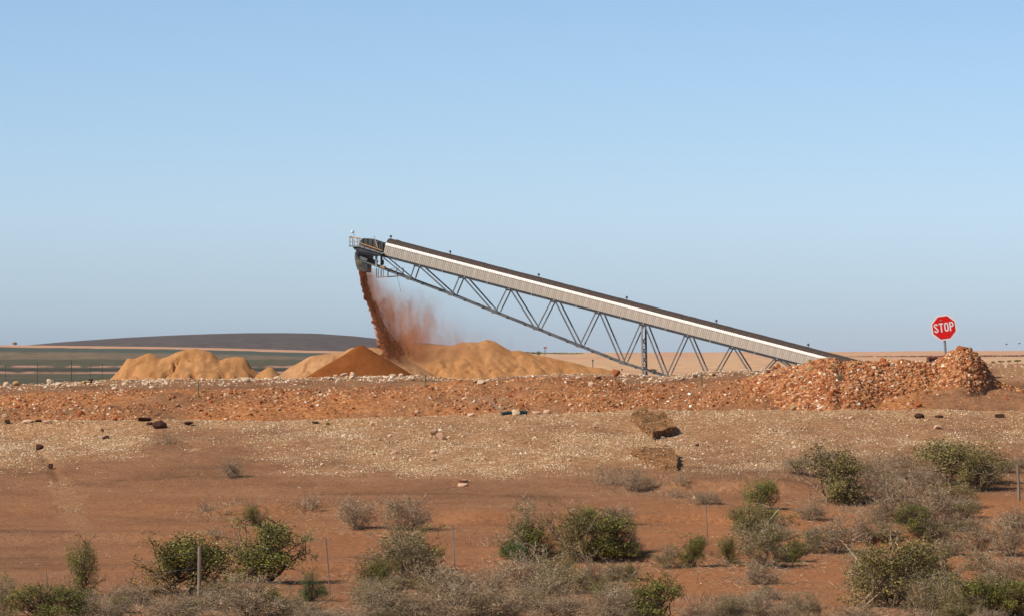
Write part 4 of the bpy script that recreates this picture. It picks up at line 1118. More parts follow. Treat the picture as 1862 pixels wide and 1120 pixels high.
# ------------------------------------------------------------------ stop sign
def stop_sign():
    D = 151.5
    base = P(1720.5, 665, D); tilt = R(4.2)
    gz = float(full_h(np.array([base.x]), np.array([D]))[0]) - 0.15
    c = P(1716.3, 595.5, D)
    s_ = D / F
    foot = Vector((c.x + math.tan(tilt) * (c.z - gz), D + 0.06, gz))
    root = empty('stop_sign', foot, 'red octagonal STOP sign with white border on a leaning grey post', 'stop sign')
    cl = c - foot; cl.y = -0.06
    rad = 25.2 * s_
    rot0 = R(8.0)      # the plate sits turned a little counter-clockwise
    def octo(r):
        return [(cl.x + r * math.cos(rot0 + R(22.5 + 45 * k)), cl.z + r * math.sin(rot0 + R(22.5 + 45 * k))) for k in range(8)]
    m = MB(); m.prism(octo(rad), cl.y - 0.004, cl.y + 0.004); m.build('border', M_WHITE, root)
    m = MB(); m.prism(octo(rad * 0.875), cl.y - 0.010, cl.y - 0.005); m.build('face', M_SIGNRED, root)
    m = MB(); top = Vector((cl.x - math.tan(tilt) * 0.25, 0.0, cl.z + 0.25)); m.tube([(0, 0, 0), top], 0.045, 10); m.build('post', M_STEEL, root)
    m = MB(); r1 = Vector((cl.x - 0.115, cl.y - 0.014, cl.z + 0.27)); m.tube([r1, r1 + Vector((0, -0.02, 0))], 0.032, 8); m.build('bolt', M_STEEL, root)
    # letters, drawn by hand as condensed bold outlines in a 1 x 2 cell
    T = 0.30
    def arc(cx, cz, rx, rz, a0, a1, n=9):
        return [(cx + rx * math.cos(R(a0 + (a1 - a0) * k / n)), cz + rz * math.sin(R(a0 + (a1 - a0) * k / n))) for k in range(n + 1)]
    def ribbon(path, t):
        """stroke of width t along a centre line, as quads"""
        out = []
        L_, R_ = [], []
        for i, (x, z) in enumerate(path):
            a = path[max(i - 1, 0)]; b = path[min(i + 1, len(path) - 1)]
            d = Vector((b[0] - a[0], b[1] - a[1])).normalized(); nn = Vector((-d.y, d.x)) * t / 2
            L_.append((x + nn.x, z + nn.y)); R_.append((x - nn.x, z - nn.y))
        for i in range(len(path) - 1):
            out.append([L_[i], L_[i + 1], R_[i + 1], R_[i]])
        return out
    h = T / 2
    letters = {
        'S': [arc(0.5, 1.5, 0.5 - h, 0.5 - h, 5, 180, 9) + arc(0.5, 1.5, 0.5 - h, 0.42 - h, 180, 235, 4) + [(0.5, 1.02)] + arc(0.5, 0.5, 0.5 - h, 0.44 - h, 55, 0, 4) + arc(0.5, 0.5, 0.5 - h, 0.5 - h, 0, -185, 10)],
        'T': [[(0.0, 2 - h), (1.0, 2 - h)], [(0.5, 2 - T), (0.5, 0)]],
        'O': [arc(0.5, 1.45, 0.5 - h, 0.55 - h, 0, 180, 10) + arc(0.5, 0.55, 0.5 - h, 0.55 - h, 180, 360, 10) + [(1 - h, 1.45)]],
        'P': [[(h, 0), (h, 2)], [(T, 2 - h * 0.95), (0.5, 2 - h * 0.95)] + arc(0.5, 1.42, 0.5 - h, 0.58 - h * 0.95, 90, -90, 10)[1:] + [(T, 1.42 - 0.58 + h * 0.95)]],
    }
    cw, gap, ch = 7.9 * s_, 1.6 * s_, 16.5 * s_
    total = 4 * cw + 3 * gap
    er = Vector((math.cos(rot0), math.sin(rot0)))
    up = Vector((-math.sin(rot0), math.cos(rot0)))
    for k, chv in enumerate('STOP'):
        m = MB()
        for pi, path in enumerate(letters[chv]):
            for qi, q in enumerate(ribbon(path, T)):
                pts = []
                for (a, b) in q:
                    lx = -total / 2 + k * (cw + gap) + a * cw; lz = (b / 2 - 0.5) * ch + 0.6 * s_
                    w_ = er * lx + up * lz
                    pts.append((cl.x + w_.x, cl.z + w_.y))
                m.prism(pts, cl.y - 0.0145, cl.y - 0.0105)
        m.build('letter', M_WHITE, root)
stop_sign()

# red-brown skip behind the rubble, left of the sign
def skip():
    D = 168.0; s_ = D / F
    root = empty('skip_bin', P(1697, 662, D), 'rusty red brown steel bin half hidden behind the rubble left of the sign', 'bin')
    m = MB(); w, h, d = 17 * s_, 13 * s_, 0.9
    m.quadbox([(-w / 2 + .03, 0, 0), (w / 2 - .03, 0, 0), (w / 2 - .03, d, 0), (-w / 2 + .03, d, 0), (-w / 2, 0, h), (w / 2, 0, h), (w / 2, d, h), (-w / 2, d, h)])
    m.build('bin_body', M_GREYGREEN, root, 0.01)
    for x in (-w / 2 + 0.03, -0.02, w / 2 - 0.03):
        m = MB(); m.box(x - 0.02, x + 0.02, -0.04, -0.003, 0.02, h); m.build('rib', M_STEEL_D, root)
    m = MB(); m.box(-w / 2 - 0.02, w / 2 + 0.02, -0.05, -0.003, h - 0.05, h + 0.01); m.build('rim', M_GREYGREEN, root)
    m = MB(); m.tube([(-w / 2 - 0.3, 0.1, 0.08), (-w / 2, 0.1, 0.10)], 0.05, 8); m.build('drawbar', M_STEEL_D, root)
skip()

# ------------------------------------------------------------------ fences and stakes
def fence(name, label, posts, wires, th, mat, matw=None):
    """posts: (px, py foot, height px, lean px, thickness px, material)"""
    b0 = locate(posts[0][0], posts[0][1])
    root = empty('wire_fence', b0, label, 'fence')
    tops = []
    for (px, py, hp_, lean, tk, mt) in posts:
        q = locate(px, py) - b0; s_ = (q.y + b0.y) / F
        m = MB(); t_ = q + Vector((lean * s_, 0, hp_ * s_))
        m.tube([q - Vector((0, 0, 0.1)), q.lerp(t_, 0.5) + Vector((0.1 * tk * s_, 0, 0)), t_], [tk * s_ / 2, tk * s_ * 0.48, tk * s_ * 0.45], 8)
        m.build('post', mt, root)
        tops.append((q, t_))
    for f_ in wires:
        m = MB(); pts = []
        for i in range(len(tops) - 1):
            a = tops[i][0].lerp(tops[i][1], f_); b = tops[i + 1][0].lerp(tops[i + 1][1], f_)
            pts += [a, (a + b) / 2 - Vector((0, 0, 0.06))]
        pts.append(tops[-1][0].lerp(tops[-1][1], f_))
        m.tube(pts, 0.0014, 4); m.build('wire', M_STEEL, root)
fence('wire_fence', 'wire fence with thin weathered posts running through the front scrub', [
    (86, 1078, 38, -2, 2.6, M_WOOD), (361, 1097, 104, 2, 7.6, M_WOOD), (601, 1082, 104, -9, 2.6, M_WOOD), (827, 1030, 76, -4, 2.0, M_STEEL), (1287, 990, 74, -4, 2.2, M_WOOD),
    (1504, 926, 48, -2, 2.4, M_WOOD), (1853, 910, 66, -3, 5.5, M_WOOD)], (0.3, 0.62, 0.92), 1, M_WOOD)
# poles beyond the bank on the left
root = empty('pole_fence', P(68, 694, 215), 'line of thin dark fence poles beyond the bank at the left', 'fence')
prev = None
for px, top in ((10, 664), (68, 659), (130, 655), (165, 661), (186, 660)):
    b0 = P(px, 700, 215) - root.location; t0 = P(px, top, 215) - root.location
    b0.z -= 0.9
    m = MB(); m.tube([b0, t0], 0.020 if px == 130 else 0.012, 6); m.build('pole', M_STEEL_D, root)
    if prev is not None:
        for f_ in (0.35, 0.6, 0.85, 1.0):
            m = MB(); m.tube([prev[0].lerp(prev[1], f_), b0.lerp(t0, f_)], 0.004, 4); m.build('wire', M_STEEL_D, root)
    prev = (b0, t0)
for px, py, hh, lab in ((361, 722, 28, 'green stake on the bench below the left sand pile'), (774, 704, 23, 'green stake on the bench below the falling sand'), (1276, 702, 24, 'green stake on the bench right of the truss foot')):
    q = locate(px, py); s_ = q.y / F
    root = empty('marker_stake', q, lab, 'stake', 'green marker stakes along the bench')
    m = MB(); m.tube([(0, 0, -0.1), (-0.02, 0, hh * s_)], [0.034, 0.03], 6); m.build('stake_shaft', M_STAKE, root)
    m = MB(); m.tube([(-0.02, 0, hh * s_), (-0.02, 0, hh * s_ + 0.03)], [0.034, 0.02], 6); m.build('stake_cap', M_STAKE, root)

# ------------------------------------------------------------------ distant things on the plain
def far_scrub_line():
    g = np.random.default_rng(15)
    vs, fs = [], []; pos = []
    n = 5200
    u = g.uniform(1010, 2150, n)
    yp = np.interp(u, [1000, 1250, 1480, 1640, 1862, 2150], [651.5, 651.8, 648.5, 647, 645.3, 645])
    keep = fbm(u * 0.06, u * 0 + 2, 3, 4) > -0.26
    u, yp = u[keep], yp[keep]
    D = 1900 + g.normal(size=len(u)) * 6
    pos = np.stack([(u - CX) * D / F, D, (CY - yp) * D / F + g.uniform(-0.5, 0.1, len(u))], -1)
    v, f = stones(pos, 0.14 + 0.20 * g.random(len(u)), g, 0.8)
    link('distant_scrub', np_mesh('distant_scrub', v, f), plain_mat('dark_scrub', (0.16, 0.075, 0.055), 1.0, var=0.4, scale=0.1), label='thin dark line of scrub across the pale plain', cat='scrub', kind='stuff')
far_scrub_line()
def far_building(px, py, w, h, D, label):
    s_ = D / F
    root = empty('white_shed', P(px, py, D), label, 'shed')
    ww, hh, dd = w * s_, h * s_, 8.0
    m = MB(); m.box(-ww / 2, ww / 2, 0, dd, -1.0, hh * 0.75); m.build('wall', M_WHITE, root)
    m = MB(); m.prism([(-ww / 2 - 0.2, hh * 0.75), (ww / 2 + 0.2, hh * 0.75), (ww / 2 - 0.4, hh), (-ww / 2 + 0.4, hh)], -0.3, dd + 0.3); m.build('roof', M_EAVE, root)
    for k in range(3):
        x = -ww / 2 + ww * (k + 0.5) / 3
        m = MB(); m.box(x - 0.5, x + 0.5, -0.05, -0.002, hh * 0.2, hh * 0.5); m.build('door', M_STEEL_G, root)
far_building(1001, 648, 15, 3.6, 2400, 'long low white shed on the far plain right of the sand pile')
far_building(1016, 645.5, 5, 2, 2450, 'tiny white hut on the far plain right of the low white shed')
def tower(px, py, h, D):
    s_ = D / F
    root = empty('lattice_tower', P(px, py, D), 'slim dark tower with red top on the far plain', 'tower')
    hh = h * s_
    for sx, sy in ((-1, -1), (1, -1), (1, 1), (-1, 1)):
        m = MB(); m.beam((sx * 0.5, sy * 0.5, -1), (sx * 0.35, sy * 0.35, hh), 0.16); m.build('leg', M_STEEL_D, root)
    for k in range(4):
        z0 = hh * k / 4; z1 = hh * (k + 1) / 4
        m = MB(); m.beam((-0.5, -0.5, z0), (0.4, -0.4, z1), 0.12); m.build('brace', M_STEEL_D, root)
    m = MB(); m.box(-0.9, 0.9, -0.9, 0.9, hh, hh + 0.9); m.build('cabin', M_REDP, root)
tower(991.5, 648, 15, 2300)
# dark tree clumps on the horizon
def blob_tree(px, py, w, h, D, label, mat, group=None):
    s_ = D / F; g = np.random.default_rng(int(px * 7))
    root = empty('tree', P(px, py, D), label, 'tree', group)
    ww, hh = w * s_ / 2, h * s_
    m = MB(); m.tube([(0, 0, -1), (0, 0, hh * 0.6)], [ww * 0.12, ww * 0.06], 6); m.build('trunk', M_BARK, root)
    n = 260
    q = g.normal(size=(n, 3)); q /= np.linalg.norm(q, axis=1)[:, None]; q *= (0.5 + 0.5 * g.random((n, 1)))
    pos = q * np.array([ww, ww, hh * 0.42]) + np.array([0, 0, hh * 0.6])
    v, f = stones(pos, (0.08 + 0.12 * g.random(n)) * ww, g)
    link('crown', np_mesh('crown', v, f), mat, root)
blob_tree(979, 646.5, 9, 9, 2350, 'dark round tree on the far plain left of the tower', M_LEAF)
blob_tree(1188, 677, 12, 7, 640, 'dark shrub on the sandy plain behind the truss foot', M_LEAF_O)
blob_tree(1131, 673, 4, 3, 620, 'small dark shrub on the plain left of the truss foot', M_LEAF_O)
blob_tree(27, 627.5, 10, 6, 2780, 'lone dark reddish tree on the horizon at the far left', M_LEAF_D)
for k, (px, py, w, h) in enumerate(((1806, 660, 8, 4), (1820, 658.5, 13, 3.5), (1835, 658, 9, 3.5), (1850, 657.5, 14, 4))):
    blob_tree(px, py, w, h, 700, ('low dark shrub on pale sand right of the peaked heap', 'widest of four dark shrubs right of the peaked heap', 'third dark shrub right of the peaked heap', 'dark shrub on pale sand at the right edge')[k], M_LEAF_O)
m = MB(); q = P(1078, 668, 520); root = empty('marker_post', q, 'thin dark post on the sandy plain below the conveyor', 'post')
m.tube([(0, 0, -0.4), (0, 0, 1.0)], 0.05, 6); m.build('post_shaft', M_STEEL_D, root)
m = MB(); m.box(-0.12, 0.12, -0.07, -0.045, 0.8, 1.05); m.build('post_plate', M_STEEL_G, root)
# dark line of low scrub at the foot of the hill, right end
def horizon_scrub():
    g = np.random.default_rng(16); n = 900
    u = g.uniform(940, 1060, n); D = 2600 + g.normal(size=n) * 15
    y = np.interp(u, [940, 960, 1060], [640.5, 641, 642.5])
    pos = np.stack([(u - CX) * D / F, D, (CY - y) * D / F + g.uniform(-0.9, 0.35, n)], -1)
    v, f = stones(pos, 0.3 + 0.5 * g.random(n), g, 0.7)
    link('horizon_scrub', np_mesh('horizon_scrub', v, f), M_LEAF_O, label='low dark scrub on the horizon behind the conveyor truss', cat='scrub', kind='stuff')
horizon_scrub()
# two birds far off over the horizon on the right
for k, (px, py) in enumerate(((1830, 626), (1853.5, 624.5))):
    D = 300.0
    root = empty('bird', P(px, py, D), ('left of two tiny dark birds low in the sky right of the sign', 'right of two tiny dark birds low in the sky right of the sign')[k], 'bird')
    m = MB(); m.tube([(-0.09, 0, 0), (-0.04, 0, 0.0), (0.03, 0, 0.01), (0.08, 0, 0.02), (0.10, 0, 0.02)], [0.008, 0.025, 0.028, 0.02, 0.004], 8); m.build('body', M_STEEL_D, root)
    for sy in (-1, 1):
        m = MB(); m.prism([(-0.04, 0.01), (0.03, 0.01), (0.02, 0.02), (-0.03, 0.02)], 0, sy * 0.02)
        m.v = [(x, y * 8, z + abs(y) * 2) for x, y, z in m.v]; m.build('wing', M_STEEL_D, root)

# ------------------------------------------------------------------ shrubs
def tubes3(P0, P1, R0, R1):
    n = len(P0); d = P1 - P0; L = np.linalg.norm(d, axis=1)[:, None] + 1e-9; d = d / L
    ref = np.where(np.abs(d[:, 2:3]) < 0.9, np.array([[0, 0, 1.0]]), np.array([[1.0, 0, 0]]))
    u = np.cross(d, ref); u /= np.linalg.norm(u, axis=1)[:, None]; w = np.cross(d, u)
    v = np.zeros((n, 6, 3))
    for k in range(3):
        c, s = math.cos(2 * math.pi * k / 3), math.sin(2 * math.pi * k / 3)
        v[:, k] = P0 + (u * c + w * s) * R0[:, None]; v[:, k + 3] = P1 + (u * c + w * s) * R1[:, None]
    f0 = np.array([(0, 1, 4, 3), (1, 2, 5, 4), (2, 0, 3, 5)])
    f = (f0[None] + (np.arange(n) * 6)[:, None, None]).reshape(-1, 4)
    return v.reshape(-1, 3), f
def leaves(pos, size, g, up=0.3):
    n = len(pos)
    base = np.array([(-0.5, 0, 0), (0, -0.28, 0.06), (0.5, 0, 0), (0, 0.28, 0.06)])
    Rm = rand_rot(n, g)
    v = np.einsum('nij,kj->nki', Rm, base) * size[:, None, None] + pos[:, None, :]
    f = np.arange(n * 4).reshape(-1, 4)
    return v.reshape(-1, 3), f
def branch_system(g, stems, levels, spread, curl, height=1.0, r0=0.012, kids=3):
    """returns twig segments and tips, for a shrub one unit wide and one high"""
    segs0, segs1, ra, rb_, tips = [], [], [], [], []
    stack = []
    for s in range(stems):
        a = g.uniform(0, 2 * math.pi); el = g.uniform(0.25, 1.0) if spread else g.uniform(0.7, 1.0)
        tgt = np.array([math.cos(a) * math.sqrt(1 - el * el) * 0.5, math.sin(a) * math.sqrt(1 - el * el) * 0.5, el * height]) * g.uniform(0.65, 1.05)
        b = np.array([math.cos(a), math.sin(a), 0]) * g.uniform(0, 0.06)
        stack.append((b, (tgt - b), r0 * g.uniform(0.7, 1.2), 0))
    while stack:
        b, d, r, lv = stack.pop()
        nseg = 3
        L = d / nseg; p = b
        frac = 0.5 if lv == 0 else 0.6
        for k in range(nseg):
            q = p + L + g.normal(scale=curl * np.linalg.norm(L), size=3)
            if q[2] < 0.0: q[2] = 0.01
            segs0.append(p); segs1.append(q); ra.append(r * (1 - 0.22 * k)); rb_.append(r * (1 - 0.22 * (k + 1)))
            if lv < levels and k >= (1 if lv == 0 else 0):
                for c in range(kids if k == nseg - 1 else max(kids - 1, 1)):
                    dd = d / np.linalg.norm(d) * 0.55 + g.normal(scale=0.45, size=3); dd[2] += 0.12
                    dd = dd / np.linalg.norm(dd) * np.linalg.norm(d) * frac * g.uniform(0.5, 1.0)
                    stack.append((q, dd, r * 0.55, lv + 1))
            p = q
        tips.append(p)
    return np.array(segs0), np.array(segs1), np.array(ra), np.array(rb_), np.array(tips)
def make_variant(kind, seed):
    g = np.random.default_rng(seed)
    if kind in ('green', 'bright', 'olive'):
        s0, s1, a, b, tips = branch_system(g, 9, 2, True, 0.18, 1.0, 0.013, 2)
        # lumpy crown: several lobes
        nl = g.integers(9, 12)
        an = g.uniform(0, 2 * math.pi, nl); rr_ = 0.34 * np.sqrt(g.random(nl)); zz = g.uniform(0.07, 0.74, nl)
        rr_ = rr_ * (1.12 - 0.5 * zz)
        lob = np.stack([np.cos(an) * rr_, np.sin(an) * rr_, zz], -1)
        lr = g.uniform(0.14, 0.24, nl)
        cl = []
        for c, r in zip(lob, lr):
            q = g.normal(size=(17, 3)); q /= np.linalg.norm(q, axis=1)[:, None]; q *= (g.random((17, 1)) ** 0.4)
            cl.append(c + q * np.array([r, r, r * 1.15]))
        cl = np.concatenate(cl + [tips[g.permutation(len(tips))[:16]]])
        cl[:, 2] = np.abs(cl[:, 2]) + 0.01
        nper = 58 if kind != 'olive' else 46
        pos = (cl[:, None, :] + g.normal(scale=0.042, size=(len(cl), nper, 3))).reshape(-1, 3)
        stray = tips[g.integers(0, len(tips), 260)] + g.normal(scale=0.03, size=(260, 3))
        pos = np.concatenate([pos, stray]); pos = pos[pos[:, 2] > 0.0]
        lv, lf = leaves(pos, g.uniform(0.012, 0.034, len(pos)) * (0.8 + 0.1 * (seed % 5)), g)
        # twigs reach to clumps
        near = lob[g.integers(0, nl, len(cl))]
        k = g.random(len(cl)) < 0.5
        s0 = np.concatenate([s0, near[k] * 0.6]); s1 = np.concatenate([s1, cl[k]]); a = np.concatenate([a, np.full(k.sum(), 0.006)]); b = np.concatenate([b, np.full(k.sum(), 0.003)])
        tv, tf = tubes3(s0, s1, a, b)
    elif kind == 'dry':
        s0, s1, a, b, tips = branch_system(g, 44, 2, True, 0.24, 1.0, 0.0095, 3)
        tv, tf = tubes3(s0, s1, np.maximum(a, 0.0040), np.maximum(b, 0.0028))
        ii = g.integers(0, len(tips), 4200)
        pos = tips[ii] + g.normal(scale=0.045, size=(4200, 3)); pos = pos[pos[:, 2] > 0]
        lv, lf = leaves(pos, g.uniform(0.010, 0.030, len(pos)), g)
    elif kind == 'mixed':
        s0, s1, a, b, tips = branch_system(g, 34, 2, True, 0.24, 1.0, 0.009, 3)
        tv, tf = tubes3(s0, s1, np.maximum(a, 0.0036), np.maximum(b, 0.0026))
        c = tips[g.permutation(len(tips))[:200]]
        pos = np.concatenate([(c[:, None] + g.normal(scale=0.035, size=(200, 26, 3))).reshape(-1, 3), tips[g.integers(0, len(tips), 2200)] + g.normal(scale=0.04, size=(2200, 3))])
        pos = pos[pos[:, 2] > 0]
        lv, lf = leaves(pos, g.uniform(0.014, 0.036, len(pos)), g)
    else:   # sparse: few thin stalks
        s0, s1, a, b, tips = branch_system(g, 30, 1, True, 0.22, 1.0, 0.009, 3)
        tv, tf = tubes3(s0, s1, np.maximum(a, 0.005), np.maximum(b, 0.0035))
        pos = tips[g.integers(0, len(tips), 500)] + g.normal(scale=0.03, size=(500, 3)); pos = pos[pos[:, 2] > 0]
        lv, lf = leaves(pos, g.uniform(0.012, 0.026, len(pos)), g)
    # bring every variant to one unit across and one high
    lo = np.percentile(lv, 2, axis=0); hi = np.percentile(lv, 98.5, axis=0)
    if kind in ('green', 'bright', 'olive'):
        lo = np.percentile(lv, 3, axis=0); hi = np.percentile(lv, 97.5, axis=0)
    else:
        lo = np.minimum(lo, np.percentile(tv, 1.0, axis=0)); hi = np.maximum(hi, np.percentile(tv, 99.0, axis=0))
    sxy = (hi[:2] - lo[:2]); cxy = (hi[:2] + lo[:2]) / 2 * np.array([1, 1])
    for arr in (lv, tv):
        arr[:, :2] = (arr[:, :2] - cxy) / sxy; arr[:, 2] = arr[:, 2] / hi[2]
        arr[:, 2] = np.clip(arr[:, 2], -0.02, 1.15); arr[:, :2] = np.clip(arr[:, :2], -0.62, 0.62)
    lm = np_mesh('foliage', lv, lf); tm = np_mesh('stems', tv, tf)
    lm.materials.append({'green': M_LEAF, 'bright': M_LEAF_B, 'olive': M_LEAF_O, 'dry': M_LEAF_D, 'mixed': M_LEAF_X, 'sparse': M_LEAF_D}[kind])
    tm.materials.append(M_BARK if kind in ('green', 'bright') else M_TWIG)
    return lm, tm
VARS = {}
for kd, cnt in (('green', 7), ('bright', 3), ('olive', 5), ('dry', 8), ('mixed', 6), ('sparse', 5)):
    VARS[kd] = [make_variant(kd, 500 + 17 * k + len(kd)) for k in range(cnt)]
_vc = {}
def shrub(kind, px, py, w, h, label, group=None, rz=None):
    k = _vc.get(kind, 0); _vc[kind] = k + 1
    lm, tm = VARS[kind][k % len(VARS[kind])]
    q = locate(px, py); s_ = q.y / F
    nm = {'green': 'green_shrub', 'bright': 'green_shrub', 'olive': 'olive_shrub', 'dry': 'dry_shrub', 'mixed': 'mixed_shrub', 'sparse': 'dry_shrub'}[kind]
    root = empty(nm, q - Vector((0, 0, 0.03)), label, 'shrub', group, rz=random.uniform(0, 6.28) if rz is None else rz)
    big = 1.03 if kind in ('green', 'bright', 'olive') else 1.0
    sx = w * s_ * 1.02 * big; sz = h * s_ * 1.02 * big
    for n_, me_ in (('foliage', lm), ('stems', tm)):
        o = link(n_, me_, None, root); o.scale = (sx, sx * random.uniform(0.85, 1.0), sz)
    return root
